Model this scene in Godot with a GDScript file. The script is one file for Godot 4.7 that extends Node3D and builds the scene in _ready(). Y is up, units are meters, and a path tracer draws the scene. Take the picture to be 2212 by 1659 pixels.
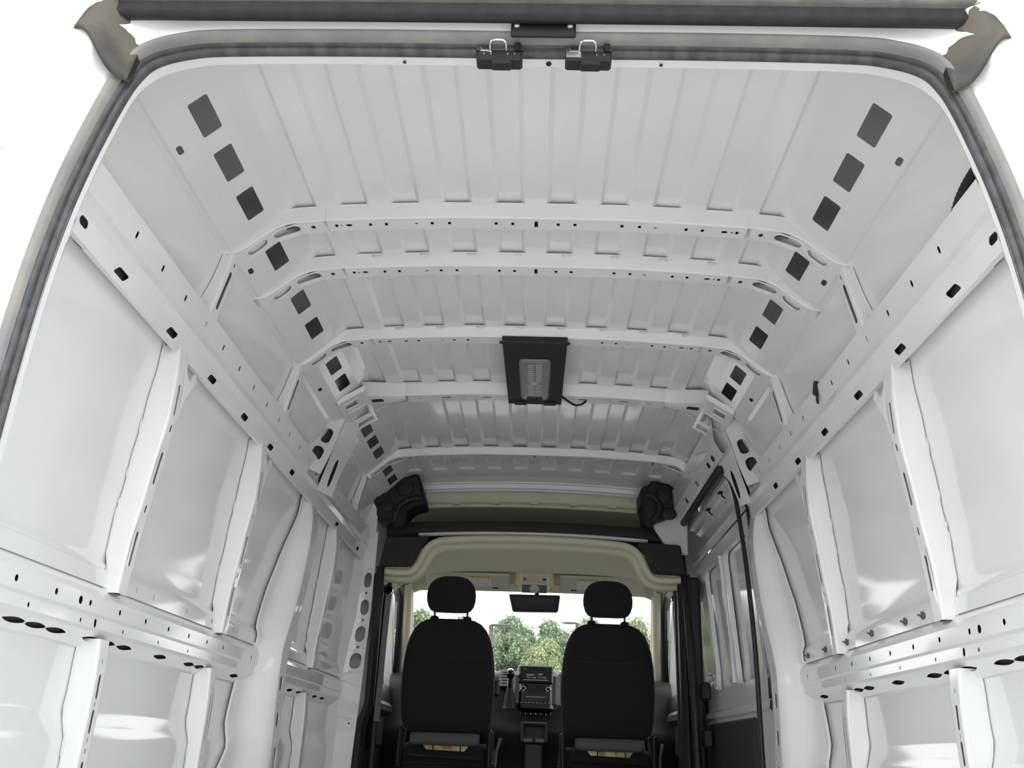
extends Node3D
# An empty white cargo van seen through its open rear doorway. Metres, y up, the van points along -z; the ground is y = 0.

var M := {}
var rng := RandomNumberGenerator.new()
var used := {}
const FLOOR := 0.52
const REF := Vector3(0.0, 1.6, 0.0)

func _ready() -> void:
	rng.seed = 7
	# ---- camera
	var cam := Camera3D.new()
	cam.name = "camera"
	cam.rotation_order = EULER_ORDER_YXZ
	cam.position = Vector3(0.0281, 1.10, 0.0)
	cam.rotation_degrees = Vector3(22.29749, 2.0497, 2.15629)
	cam.fov = rad_to_deg(2.0 * atan(829.5 / 1933.414))
	cam.near = 0.05
	cam.far = 400.0
	add_child(cam)
	cam.current = true
	# ---- overcast sky and exposure
	var sm := ProceduralSkyMaterial.new()
	sm.sky_top_color = Color(0.945, 0.97, 1.0)
	sm.sky_horizon_color = Color(1.0, 1.0, 0.985)
	sm.sky_curve = 0.3
	sm.ground_horizon_color = Color(0.62, 0.62, 0.60)
	sm.ground_bottom_color = Color(0.60, 0.60, 0.585)
	sm.sky_energy_multiplier = 1.0
	sm.ground_energy_multiplier = 1.0
	sm.sun_angle_max = 0.0
	var sky := Sky.new()
	sky.sky_material = sm
	var env := Environment.new()
	env.background_mode = Environment.BG_SKY
	env.sky = sky
	env.tonemap_mode = Environment.TONE_MAPPER_LINEAR
	env.tonemap_exposure = 3.25
	env.sdfgi_enabled = true
	env.ssao_enabled = true
	env.ssil_enabled = true
	var we := WorldEnvironment.new()
	we.name = "overcast_sky"
	we.environment = env
	add_child(we)
	materials()
	ground()
	ceiling()
	side_wall(-1)
	side_wall(1)
	rear_frame()
	floor_deck()
	sliding_door()
	cab_shell()
	headliner_parts()
	dashboard()
	seats()
	small_things()
	outside()

# ------------------------------------------------------------------ materials
func noise_tex(freq: float, lo: Color, hi: Color, seed_: int, normal := false, size := 256, mid := 0.5) -> NoiseTexture2D:
	var n := FastNoiseLite.new()
	n.seed = seed_
	n.frequency = freq
	n.fractal_octaves = 4
	var t := NoiseTexture2D.new()
	t.width = size
	t.height = size
	t.seamless = true
	t.noise = n
	if normal:
		t.as_normal_map = true
		t.bump_strength = 4.0
	else:
		var g := Gradient.new()
		g.set_color(0, lo)
		g.set_color(1, hi)
		g.set_offset(0, mid - 0.25)
		g.set_offset(1, mid + 0.25)
		t.color_ramp = g
	return t

func mat(key: String, c: Color, rough := 0.5, metal := 0.0, spec := 0.5) -> StandardMaterial3D:
	var m := StandardMaterial3D.new()
	m.resource_name = key
	m.albedo_color = c
	m.roughness = rough
	m.metallic = metal
	m.metallic_specular = spec
	m.cull_mode = BaseMaterial3D.CULL_DISABLED
	M[key] = m
	return m

func tri_tex(m: StandardMaterial3D, t: Texture2D, scale: float, normal: Texture2D = null, ns := 1.0) -> void:
	m.uv1_triplanar = true
	m.uv1_world_triplanar = true
	m.uv1_scale = Vector3(scale, scale, scale)
	if t:
		m.albedo_texture = t
	if normal:
		m.normal_enabled = true
		m.normal_texture = normal
		m.normal_scale = ns

func materials() -> void:
	var m := mat("paint", Color(0.931, 0.936, 0.934), 0.075, 0.0, 0.5)
	tri_tex(m, noise_tex(0.01, Color(0.985, 0.985, 0.98), Color(1, 1, 1), 3), 0.9)
	mat("paint_out", Color(0.945, 0.95, 0.945), 0.12, 0.0, 0.5)
	m = mat("sealer", Color(0.90, 0.89, 0.865), 0.6)
	mat("hole_shade", Color(0.25, 0.255, 0.26), 0.7)  # dark grey of the plates added behind holes to deepen their shade
	mat("hole_shade_pale", Color(0.48, 0.485, 0.485), 0.6)  # paler grey for added plates behind the beam end slots, shade as colour
	m = mat("rubber", Color(0.13, 0.13, 0.14), 0.55)
	tri_tex(m, noise_tex(0.02, Color(0.72, 0.71, 0.72), Color(1, 1, 1), 5), 6.0)
	m = mat("rubber_worn", Color(0.56, 0.555, 0.545), 0.6)
	tri_tex(m, noise_tex(0.012, Color(0.89, 0.89, 0.90), Color(1.0, 0.99, 0.96), 11, false, 256, 0.5), 3.0)
	m = mat("rubber_stained", Color(0.39, 0.382, 0.375), 0.65)
	tri_tex(m, noise_tex(0.009, Color(0.66, 0.66, 0.67), Color(1.0, 0.95, 0.86), 12, false, 256, 0.5), 4.0)
	m = mat("rubber_lip", Color(0.335, 0.335, 0.345), 0.5)
	tri_tex(m, noise_tex(0.015, Color(0.75, 0.74, 0.75), Color(1, 1, 1), 15), 6.0)
	m = mat("black_plastic", Color(0.10, 0.10, 0.102), 0.55)
	tri_tex(m, null, 40.0, noise_tex(0.2, Color.BLACK, Color.WHITE, 21, true), 0.35)
	m = mat("trim_dark", Color(0.20, 0.195, 0.19), 0.75)
	tri_tex(m, noise_tex(0.15, Color(0.8, 0.8, 0.8), Color(1, 1, 1), 22), 14.0, noise_tex(0.2, Color.BLACK, Color.WHITE, 23, true), 0.5)
	m = mat("dash", Color(0.17, 0.18, 0.185), 0.5)
	tri_tex(m, null, 30.0, noise_tex(0.2, Color.BLACK, Color.WHITE, 25, true), 0.3)
	mat("dash_grey", Color(0.34, 0.355, 0.36), 0.42)
	mat("gloss_black", Color(0.03, 0.032, 0.034), 0.08)
	m = mat("seat_cloth", Color(0.115, 0.118, 0.12), 0.95)
	tri_tex(m, noise_tex(0.25, Color(0.78, 0.78, 0.78), Color(1, 1, 1), 31), 20.0, noise_tex(0.3, Color.BLACK, Color.WHITE, 32, true), 0.6)
	m.rim_enabled = true
	m.rim = 0.25
	m = mat("headliner", Color(0.91, 0.88, 0.775), 0.95)
	tri_tex(m, noise_tex(0.3, Color(0.93, 0.93, 0.93), Color(1, 1, 1), 41), 18.0, noise_tex(0.3, Color.BLACK, Color.WHITE, 42, true), 0.35)
	mat("visor", Color(0.82, 0.795, 0.72), 0.8)
	mat("grey_blue", Color(0.40, 0.45, 0.48), 0.5)
	m = mat("foam", Color(0.80, 0.76, 0.64), 0.9)
	tri_tex(m, noise_tex(0.02, Color(0.78, 0.66, 0.48), Color(1, 1, 1), 51, false, 256, 0.4), 3.0)
	mat("roll_cloth", Color(0.33, 0.33, 0.335), 0.9)
	mat("chrome", Color(0.82, 0.82, 0.82), 0.18, 1.0)
	mat("zinc", Color(0.70, 0.71, 0.70), 0.35, 0.9)
	mat("satin", Color(0.62, 0.63, 0.63), 0.35, 0.8)
	m = mat("lens", Color(0.50, 0.51, 0.50), 0.3)
	mat("lens_ridge", Color(0.66, 0.67, 0.66), 0.25)
	m = mat("glass", Color(0.9, 0.95, 0.94, 0.04), 0.0)
	m.transparency = BaseMaterial3D.TRANSPARENCY_ALPHA
	mat("red_button", Color(0.62, 0.22, 0.15), 0.5)
	mat("belt", Color(0.45, 0.45, 0.43), 0.8)
	m = mat("floor", Color(0.20, 0.205, 0.21), 0.75)
	tri_tex(m, noise_tex(0.1, Color(0.75, 0.75, 0.75), Color(1, 1, 1), 61), 4.0)
	mat("cab_floor", Color(0.06, 0.06, 0.062), 0.85)
	m = mat("asphalt", Color(0.75, 0.735, 0.71), 0.9)
	tri_tex(m, noise_tex(0.08, Color(0.82, 0.82, 0.82), Color(1, 1, 1), 71), 0.7)
	mat("pole", Color(0.36, 0.355, 0.34), 0.6)
	mat("bark", Color(0.34, 0.30, 0.26), 0.9)
	m = mat("leaf", Color(1, 1, 1), 0.7)
	m.vertex_color_use_as_albedo = true
	m.backlight_enabled = true
	m.backlight = Color(0.12, 0.16, 0.06)

# ------------------------------------------------------------------ nodes
func numbered(called: String) -> String:
	if not used.has(called):
		used[called] = 0
		return called
	used[called] += 1
	return "%s_%03d" % [called, used[called]]

func thing(called: String, label: String, category: String, at := Vector3.ZERO, group := "", kind := "") -> Node3D:
	var o := Node3D.new()
	o.name = numbered(called)
	add_child(o)
	o.position = at
	o.set_meta("label", label)
	o.set_meta("category", category)
	if group != "":
		o.set_meta("group", group)
	if kind != "":
		o.set_meta("kind", kind)
	return o

func obj(called: String, st: SurfaceTool, m: String, parent: Node3D, label := "") -> MeshInstance3D:
	st.generate_normals()
	var o := MeshInstance3D.new()
	o.name = called
	o.mesh = st.commit()
	o.material_override = null
	o.mesh.surface_set_material(0, M[m])
	parent.add_child(o, true)
	o.position = -abs_at(parent)
	if label != "":
		o.set_meta("label", label)
	return o

func abs_at(n: Node) -> Vector3:
	var p := Vector3.ZERO
	while n != self and n is Node3D:
		p += (n as Node3D).position
		n = n.get_parent()
	return p

func S(smooth := -1) -> SurfaceTool:
	var st := SurfaceTool.new()
	st.begin(Mesh.PRIMITIVE_TRIANGLES)
	st.set_smooth_group(smooth)
	return st

# ------------------------------------------------------------------ shapes
func tri(st: SurfaceTool, a: Vector3, b: Vector3, c: Vector3) -> void:
	if (b - a).cross(c - a).length_squared() < 1e-16:
		return
	st.add_vertex(a)
	st.add_vertex(b)
	st.add_vertex(c)

func quad(st: SurfaceTool, a: Vector3, b: Vector3, c: Vector3, d: Vector3) -> void:
	tri(st, a, b, c)
	tri(st, a, c, d)

func rrect(c: Vector2, w: float, h: float, r: float, skew := 0.0, n := 4) -> PackedVector2Array:
	var out := PackedVector2Array()
	if r < 0:   # a pointed oval
		for k in 20:
			var t := TAU * k / 20
			out.append(c + Vector2(cos(t) * w / 2, sin(t) * absf(sin(t)) * h / 2))
		return out
	r = minf(r, minf(w, h) * 0.4999)
	var cs := [Vector2(w / 2 - r, h / 2 - r), Vector2(-w / 2 + r, h / 2 - r), Vector2(-w / 2 + r, -h / 2 + r), Vector2(w / 2 - r, -h / 2 + r)]
	for k in 4:
		for i in n + 1:
			var a := PI / 2 * (k + float(i) / n)
			var p: Vector2 = cs[k] + Vector2(cos(a), sin(a)) * r
			p.x += skew * p.y
			out.append(c + p)
	return out

func ray_rect(c: Vector2, d: Vector2, u0: float, u1: float, v0: float, v1: float) -> Vector2:
	var t := 1e9
	if d.x > 1e-9: t = minf(t, (u1 - c.x) / d.x)
	if d.x < -1e-9: t = minf(t, (u0 - c.x) / d.x)
	if d.y > 1e-9: t = minf(t, (v1 - c.y) / d.y)
	if d.y < -1e-9: t = minf(t, (v0 - c.y) / d.y)
	return c + d * t

func ray_poly(c: Vector2, d: Vector2, poly: PackedVector2Array) -> Vector2:
	for i in poly.size():
		var a := poly[i] - c
		var e := poly[(i + 1) % poly.size()] - poly[i]
		var den := d.cross(e)
		if absf(den) < 1e-12:
			continue
		var t := a.cross(e) / den
		var s := a.cross(d) / den
		if t > 0 and s >= -1e-6 and s <= 1 + 1e-6:
			return c + d * t
	return c

func off(f: Callable, p: Vector2, th: float) -> Vector3:
	var e := 0.0005
	var q: Vector3 = f.call(p.x, p.y)
	var n: Vector3 = (f.call(p.x + e, p.y) - q).cross(f.call(p.x, p.y + e) - q).normalized()
	if n.dot(Vector3(0, 1.6, q.z + 0.8) - q) > 0:
		n = -n
	return q + n * th

# a rectangle (u0..u1, v0..v1) of the surface f with one hole; th: depth of the hole's edge
func ring_cell(st: SurfaceTool, f: Callable, u0: float, u1: float, v0: float, v1: float, poly: PackedVector2Array, c: Vector2, th: float, g: int) -> void:
	var rays := []
	for p in poly:
		var d := p - c
		rays.append([d.angle(), p, ray_rect(c, d, u0, u1, v0, v1)])
	for q in [Vector2(u0, v0), Vector2(u1, v0), Vector2(u1, v1), Vector2(u0, v1)]:
		var d: Vector2 = q - c
		rays.append([d.angle(), ray_poly(c, d, poly), q])
	rays.sort_custom(func(a, b): return a[0] < b[0])
	for i in rays.size():
		var a: Array = rays[i]
		var b: Array = rays[(i + 1) % rays.size()]
		st.set_smooth_group(g)
		quad(st, f.call(a[1].x, a[1].y), f.call(a[2].x, a[2].y), f.call(b[2].x, b[2].y), f.call(b[1].x, b[1].y))
		if th > 0:
			st.set_smooth_group(-1)
			quad(st, f.call(a[1].x, a[1].y), f.call(b[1].x, b[1].y), off(f, b[1], th), off(f, a[1], th))
	st.set_smooth_group(g)

# strip of the surface f with holes [u, v, w, h, r, skew] that do not share a u column
func holed(st: SurfaceTool, f: Callable, u0: float, u1: float, v0: float, v1: float, holes: Array, th := 0.0015, du := 0.25, g := -1) -> void:
	st.set_smooth_group(g)
	var hs := holes.filter(func(h): return h[0] - h[2] / 2 > u0 and h[0] + h[2] / 2 < u1)
	hs.sort_custom(func(a, b): return a[0] < b[0])
	var u := u0
	for i in hs.size():
		var h: Array = hs[i]
		var sk: float = (absf(h[5]) * h[3] / 2) if h.size() > 5 else 0.0
		var l: float = h[0] - h[2] / 2 - sk
		var r: float = h[0] + h[2] / 2 + sk
		var prev: float = u
		var nxt: float = u1
		if i + 1 < hs.size():
			var h2: Array = hs[i + 1]
			nxt = (r + h2[0] - h2[2] / 2 - ((absf(h2[5]) * h2[3] / 2) if h2.size() > 5 else 0.0)) / 2
		var a: float = maxf(prev, l - 0.02)
		var b: float = minf(nxt, r + 0.02)
		plain(st, f, u, a, v0, v1, du)
		ring_cell(st, f, a, b, v0, v1, rrect(Vector2(h[0], h[1]), h[2], h[3], h[4], h[5] if h.size() > 5 else 0.0), Vector2(h[0], h[1]), th, g)
		u = b
	plain(st, f, u, u1, v0, v1, du)

func plain(st: SurfaceTool, f: Callable, u0: float, u1: float, v0: float, v1: float, du: float) -> void:
	if u1 - u0 < 1e-5:
		return
	var n := maxi(1, ceili((u1 - u0) / du))
	for i in n:
		var a := lerpf(u0, u1, float(i) / n)
		var b := lerpf(u0, u1, float(i + 1) / n)
		quad(st, f.call(a, v0), f.call(b, v0), f.call(b, v1), f.call(a, v1))

# facet between two points (x, y) of a cross-section, run along z from -u0 to -u1, s mirrors x
func facet(st: SurfaceTool, a: Vector2, b: Vector2, u0: float, u1: float, s: float, holes := [], th := 0.0015) -> void:
	var ln := a.distance_to(b)
	var f := func(u, v):
		var p: Vector2 = a.lerp(b, v / ln)
		return Vector3(s * p.x, p.y, -u)
	holed(st, f, u0, u1, 0.0, ln, holes, th, 5.0)

func facets(st: SurfaceTool, pts: Array, u0: float, u1: float, s: float, holes := {}) -> void:
	for i in pts.size() - 1:
		facet(st, pts[i], pts[i + 1], u0, u1, s, holes.get(i, []))

func grid(st: SurfaceTool, rows: Array, closed := false) -> void:
	for i in rows.size() - 1:
		var a: Array = rows[i]
		var b: Array = rows[i + 1]
		var n := a.size()
		for j in (n if closed else n - 1):
			quad(st, a[j], a[(j + 1) % n], b[(j + 1) % n], b[j])

func cap(st: SurfaceTool, ring: Array) -> void:
	var c := Vector3.ZERO
	for p in ring:
		c += p
	c /= ring.size()
	for i in ring.size():
		tri(st, c, ring[i], ring[(i + 1) % ring.size()])

func loft(st: SurfaceTool, rings: Array, caps := true) -> void:
	grid(st, rings, true)
	if caps:
		cap(st, rings[0])
		cap(st, rings[-1])

func rbox(st: SurfaceTool, c: Vector3, size: Vector3, r := 0.004, basis := Basis.IDENTITY) -> void:
	var h := size / 2
	r = minf(r, minf(h.x, minf(h.y, h.z)) * 0.8)
	var V := func(sx, sy, sz, k):
		var p := Vector3(sx * (h.x - (0.0 if k == 0 else r)), sy * (h.y - (0.0 if k == 1 else r)), sz * (h.z - (0.0 if k == 2 else r)))
		return c + basis * p
	for s in [-1, 1]:
		quad(st, V.call(s, -1, -1, 0), V.call(s, 1, -1, 0), V.call(s, 1, 1, 0), V.call(s, -1, 1, 0))
		quad(st, V.call(-1, s, -1, 1), V.call(1, s, -1, 1), V.call(1, s, 1, 1), V.call(-1, s, 1, 1))
		quad(st, V.call(-1, -1, s, 2), V.call(1, -1, s, 2), V.call(1, 1, s, 2), V.call(-1, 1, s, 2))
		for t in [-1, 1]:
			quad(st, V.call(s, t, -1, 0), V.call(s, t, 1, 0), V.call(s, t, 1, 1), V.call(s, t, -1, 1))
			quad(st, V.call(s, -1, t, 0), V.call(s, 1, t, 0), V.call(s, 1, t, 2), V.call(s, -1, t, 2))
			quad(st, V.call(-1, s, t, 1), V.call(1, s, t, 1), V.call(1, s, t, 2), V.call(-1, s, t, 2))
			for w in [-1, 1]:
				tri(st, V.call(s, t, w, 0), V.call(s, t, w, 1), V.call(s, t, w, 2))

func tube(st: SurfaceTool, pts: Array, r: float, n := 10, ridges := 0.0) -> void:
	st.set_smooth_group(1)
	var rings := []
	var side := Vector3.RIGHT
	for i in pts.size():
		var d: Vector3 = (pts[mini(i + 1, pts.size() - 1)] - pts[maxi(i - 1, 0)]).normalized()
		if absf(d.dot(side)) > 0.9:
			side = Vector3.UP if absf(d.y) < 0.9 else Vector3.BACK
		var a := d.cross(side).normalized()
		var b := d.cross(a)
		side = -b if false else side
		var rr := r * (1.0 + (ridges if i % 2 == 0 else 0.0))
		var ring := []
		for k in n:
			var t := TAU * k / n
			ring.append(pts[i] + (a * cos(t) + b * sin(t)) * rr)
		rings.append(ring)
	loft(st, rings)
	st.set_smooth_group(-1)

func curve(pts: Array, n := 6) -> Array:
	var out := []
	for i in pts.size() - 1:
		var p0 = pts[maxi(i - 1, 0)]
		var p3 = pts[mini(i + 2, pts.size() - 1)]
		for k in n:
			out.append(pts[i].cubic_interpolate(pts[i + 1], p0, p3, float(k) / n))
	out.append(pts[-1])
	return out

# flat outline (x, y) with thickness along z, from z to z - t, with an optional chamfer on the front
func slab_z(st: SurfaceTool, poly: PackedVector2Array, z: float, t: float, ch := 0.0) -> void:
	var face := poly
	if ch > 0:
		var o := Geometry2D.offset_polygon(poly, -ch)
		if o.size() == 1 and o[0].size() > 2:
			face = o[0]
	for zz in [[face, z], [poly, z - t]]:
		var q: PackedVector2Array = zz[0]
		var ix := Geometry2D.triangulate_polygon(q)
		for i in range(0, ix.size(), 3):
			tri(st, Vector3(q[ix[i]].x, q[ix[i]].y, zz[1]), Vector3(q[ix[i + 1]].x, q[ix[i + 1]].y, zz[1]), Vector3(q[ix[i + 2]].x, q[ix[i + 2]].y, zz[1]))
	for i in poly.size():
		var a := poly[i]
		var b := poly[(i + 1) % poly.size()]
		quad(st, Vector3(a.x, a.y, z - ch), Vector3(b.x, b.y, z - ch), Vector3(b.x, b.y, z - t), Vector3(a.x, a.y, z - t))
	if ch > 0:
		for a in poly.size():
			var p := poly[a]
			var q2 := poly[(a + 1) % poly.size()]
			var pa := nearest(face, p)
			var qa := nearest(face, q2)
			quad(st, Vector3(p.x, p.y, z - ch), Vector3(q2.x, q2.y, z - ch), Vector3(qa.x, qa.y, z), Vector3(pa.x, pa.y, z))

func nearest(poly: PackedVector2Array, p: Vector2) -> Vector2:
	var best := poly[0]
	for q in poly:
		if q.distance_squared_to(p) < best.distance_squared_to(p):
			best = q
	return best

# outline in (z, y) laid on a side plane x = s * x(y), with thickness t
func slab_x(st: SurfaceTool, poly: PackedVector2Array, s: float, xf: Callable, t: float) -> void:
	var ix := Geometry2D.triangulate_polygon(poly)
	for k in [0.0, t]:
		for i in range(0, ix.size(), 3):
			var v := []
			for j in 3:
				var p := poly[ix[i + j]]
				v.append(Vector3(s * (xf.call(p.y) + k), p.y, p.x))
			tri(st, v[0], v[1], v[2])
	for i in poly.size():
		var a := poly[i]
		var b := poly[(i + 1) % poly.size()]
		quad(st, Vector3(s * xf.call(a.y), a.y, a.x), Vector3(s * xf.call(b.y), b.y, b.x), Vector3(s * (xf.call(b.y) + t), b.y, b.x), Vector3(s * (xf.call(a.y) + t), a.y, a.x))

func super_ring(c: Vector3, w: float, d: float, e: float, n := 28) -> Array:
	var r := []
	for k in n:
		var t := TAU * k / n
		var cx := cos(t)
		var sx := sin(t)
		r.append(c + Vector3(signf(cx) * pow(absf(cx), 2.0 / e) * w, 0, signf(sx) * pow(absf(sx), 2.0 / e) * d))
	return r

func lerp_table(t: Array, y: float) -> float:
	if y >= t[0][0]:
		return t[0][1]
	for i in t.size() - 1:
		if y <= t[i][0] and y >= t[i + 1][0]:
			return remap(y, t[i][0], t[i + 1][0], t[i][1], t[i + 1][1])
	return t[-1][1]

# ------------------------------------------------------------------ the ground
func ground() -> void:
	var g := thing("ground", "pale grey asphalt of the car park around the van", "asphalt", Vector3.ZERO, "", "structure")
	var st := S()
	rbox(st, Vector3(0, -0.1, 0), Vector3(240, 0.2, 240), 0.01)
	obj("asphalt", st, "asphalt", g)

# ------------------------------------------------------------------ roof
const BOW := [[0.0, 2.476], [0.21, 2.475], [0.34, 2.471], [0.55, 2.460], [0.61, 2.455], [0.66, 2.450], [0.70, 2.441], [0.74, 2.418], [0.78, 2.383], [0.815, 2.354], [0.855, 2.343]]
var bow_pts := []
var bow_len := []

func bow_prepare() -> void:
	var half := []
	for p in BOW:
		half.append(Vector2(p[0], p[1]))
	bow_pts = curve(half, 4)
	bow_len = [0.0]
	for i in bow_pts.size() - 1:
		bow_len.append(bow_len[-1] + bow_pts[i].distance_to(bow_pts[i + 1]))

func bow_u(x: float) -> float:
	for i in bow_pts.size() - 1:
		if bow_pts[i + 1].x >= x:
			return remap(x, bow_pts[i].x, bow_pts[i + 1].x, bow_len[i], bow_len[i + 1])
	return bow_len[-1]

func bow_at(u: float) -> Array:
	var s := signf(u) if u != 0 else 1.0
	var a := minf(absf(u), bow_len[-1])
	for i in bow_pts.size() - 1:
		if bow_len[i + 1] >= a - 1e-9:
			var k: float = (a - bow_len[i]) / (bow_len[i + 1] - bow_len[i])
			var p: Vector2 = bow_pts[i].lerp(bow_pts[i + 1], k)
			var d: Vector2 = (bow_pts[i + 1] - bow_pts[i]).normalized()
			if i == 0:
				d = Vector2(1, 0)
			var nrm := Vector2(-d.y, d.x)
			return [Vector2(s * p.x, p.y), Vector2(s * nrm.x, nrm.y)]
	return [bow_pts[-1], Vector2.UP]

# hat-section beam along the bow path from u0 to u1; z0 is the rear edge of its lower face
func hat(st: SurfaceTool, u0: float, u1: float, z0: float, w: float, low: float, rise: float, holes: Array, flange := 0.012) -> void:
	var P := func(u, h, z):
		var a := bow_at(u)
		return Vector3(a[0].x + a[1].x * (h - low), a[0].y + a[1].y * (h - low), z)
	holed(st, func(u, v): return P.call(u, 0.0, z0 - v), u0, u1, 0.0, w, holes, 0.002, 0.02, 2)
	plain(st, func(u, v): return P.call(u, 0.004 * v, z0 + 0.003 * v), u0, u1, 0.0, 1.0, 0.02)
	st.set_smooth_group(3)
	plain(st, func(u, v): return P.call(u, 0.004 + (rise - 0.004) * v, z0 + 0.003 + 0.011 * v), u0, u1, 0.0, 1.0, 0.02)
	st.set_smooth_group(4)
	plain(st, func(u, v): return P.call(u, rise + 0.001 * v, z0 + 0.014 + flange * v), u0, u1, 0.0, 1.0, 0.02)
	st.set_smooth_group(5)
	plain(st, func(u, v): return P.call(u, rise * v, z0 - w - 0.014 * v), u0, u1, 0.0, 1.0, 0.02)
	st.set_smooth_group(6)
	plain(st, func(u, v): return P.call(u, rise + 0.001 * v, z0 - w - 0.014 - flange * v), u0, u1, 0.0, 1.0, 0.02)
	st.set_smooth_group(-1)

func roof_bow(parent: Node3D, zc: float, label: String, ends := [-1, 1], kind := 0) -> void:
	var b := Node3D.new()
	b.name = "roof_bow"
	parent.add_child(b, true)
	b.set_meta("label", label)
	var w := 0.055
	var z0 := zc + w / 2
	var hs := []
	var c := w / 2
	for s in [-1, 1]:
		for x in [0.064, 0.111, 0.243, 0.292, 0.422, 0.467, 0.563]:
			if kind == 1 and x > 0.2 and x < 0.3:
				continue
			hs.append([s * x, c, 0.0085, 0.0145, 0.0008])
		hs.append([s * 0.336, c, 0.009, 0.007, 0.003])
		hs.append([s * 0.549, c, 0.007, 0.007, 0.003])
		hs.append([s * 0.528, c, 0.018, 0.012, 0.006])
	hs.append([0.002, c + 0.001, 0.010, 0.031, 0.002])
	if kind == 2:   # the lamp covers the middle of this one
		hs = hs.filter(func(h): return absf(h[0]) > 0.13)
	var st := S()
	var uj := bow_u(0.60)
	hat(st, -uj, uj, z0, w, 0.0, 0.034, hs)
	obj("beam", st, "paint", b)
	st = S(1)
	plain(st, func(u, v):
		var a := bow_at(u)
		return Vector3(a[0].x, a[0].y + 0.013, z0 - w * v), -uj, uj, 0.0, 1.0, 0.05)
	obj("hole_shade_plate", st, "hole_shade", b)  # added dark sheet inside the beam so its small holes look shaded
	for s in [-1, 1]:
		var far := bow_u(0.855) if s in ends else bow_u(0.78)
		if kind == 3 and s == 1:
			far = bow_u(0.768)
		st = S()
		var eh := []
		eh.append([bow_u(0.628), c, 0.012, 0.018, 0.006])
		eh.append([bow_u(0.703), c, 0.078, 0.034, 0.017])
		if far > bow_u(0.80):
			eh.append([bow_u(0.778), c, 0.064, 0.034, 0.017])
		if s < 0:
			for h in eh:
				h[0] = -h[0]
		var a := uj - 0.012
		hat(st, minf(s * a, s * far), maxf(s * a, s * far), z0 + 0.0015, w + 0.003, 0.0016, 0.0345, eh, 0.009)
		var ip := S(1)
		plain(ip, func(u, v):
			var q3 := bow_at(u)
			return Vector3(q3[0].x + q3[1].x * 0.022, q3[0].y + q3[1].y * 0.022, z0 - w * v), minf(s * (a + 0.02), s * (far - 0.002)), maxf(s * (a + 0.02), s * (far - 0.002)), 0.0, 1.0, 0.03)
		obj("hole_shade_plate", ip, "hole_shade_pale", b)  # added grey sheet that darkens the long end slots
		# pressed lips around the two long slots
		st.set_smooth_group(7)
		for h in eh.slice(1):
			lip(st, h, z0)
		st.set_smooth_group(-1)
		# closed end
		var q := bow_at(s * far)
		var e0 := Vector3(q[0].x, q[0].y, z0)
		var up := Vector3(q[1].x, q[1].y, 0) * 0.034
		quad(st, e0, e0 + Vector3(0, 0, -w), e0 + Vector3(0, 0, -w - 0.014) + up, e0 + Vector3(0, 0, 0.014) + up)
		obj("end_bracket", st, "paint", b)

func lip(st: SurfaceTool, h: Array, z0: float) -> void:
	var inn := rrect(Vector2(h[0], h[1]), h[2] + 0.001, h[3] + 0.001, 0.0175)
	var mid := rrect(Vector2(h[0], h[1]), h[2] + 0.005, h[3] + 0.006, 0.0195)
	var outr := rrect(Vector2(h[0], h[1]), h[2] + 0.009, h[3] + 0.011, 0.0215)
	var rows := []
	for t in [[inn, 0.0], [mid, 0.0022], [outr, 0.0]]:
		var row := []
		for p in t[0]:
			var a := bow_at(p.x)
			row.append(Vector3(a[0].x - a[1].x * (0.0018 + t[1]), a[0].y - a[1].y * (0.0018 + t[1]), z0 - p.y))
		rows.append(row)
	grid(st, rows, true)

const BANDS := [0.036, 0.109, 0.182, 0.255, 0.328, 0.400, 0.472, 0.545, 0.617, 0.690]

func roof_y(x: float) -> float:
	return 2.5105 - 0.064 * x * x

func roof_panel(parent: Node3D, za: float, zb: float, near_ramp: float, far_ramp: float, label: String) -> void:
	var xs := []   # [x, is high]
	for k in range(BANDS.size() - 1, -1, -1):
		var hi_outside := k % 2 == 1   # band between BANDS[k-1] and BANDS[k] is high for odd k
		xs.append([-BANDS[k] - 0.006, 0.0 if hi_outside else 1.0])
		xs.append([-BANDS[k] + 0.006, 1.0 if hi_outside else 0.0])
	var mirror := []
	for k in range(xs.size() - 1, -1, -1):
		mirror.append([-xs[k][0], xs[k][1]])
	xs.append_array(mirror)
	var zs := []
	if near_ramp > 0:
		zs = [[za, 0.0], [za - near_ramp, 0.0], [za - near_ramp - 0.016, 1.0]]
	else:
		zs = [[za, 1.0]]
	if far_ramp > 0:
		zs.append_array([[zb + far_ramp + 0.016, 1.0], [zb + far_ramp, 0.0], [zb, 0.0]])
	else:
		zs.append([zb, 1.0])
	var st := S()
	var rows := []
	for z in zs:
		var row := []
		for x in xs:
			row.append(Vector3(x[0], roof_y(x[0]) + 0.0105 * x[1] * z[1], z[0]))
		rows.append(row)
	grid(st, rows)
	obj("roof_panel", st, "paint", parent, label)

const RAIL := [Vector2(0.672, 2.492), Vector2(0.684, 2.481), Vector2(0.716, 2.4555), Vector2(0.795, 2.3805), Vector2(0.836, 2.349), Vector2(0.846, 2.349), Vector2(0.857, 2.338)]

func roof_rail(parent: Node3D, s: float, u0: float, u1: float, holes: Array, rounds: Array, label: String) -> void:
	var v := RAIL[2].distance_to(Vector2(0.755, 2.418))
	var hs := []
	for z in holes:
		hs.append([z, v, 0.114, 0.052, 0.006])
	var hr := []
	for z in rounds:
		hr.append([z, RAIL[3].distance_to(Vector2(0.819, 2.357)), 0.030, 0.015, 0.0075])
	var st := S()
	facets(st, RAIL, u0, u1, s, {2: hs, 3: hr})
	obj("cant_rail", st, "paint", parent, label)

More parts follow.
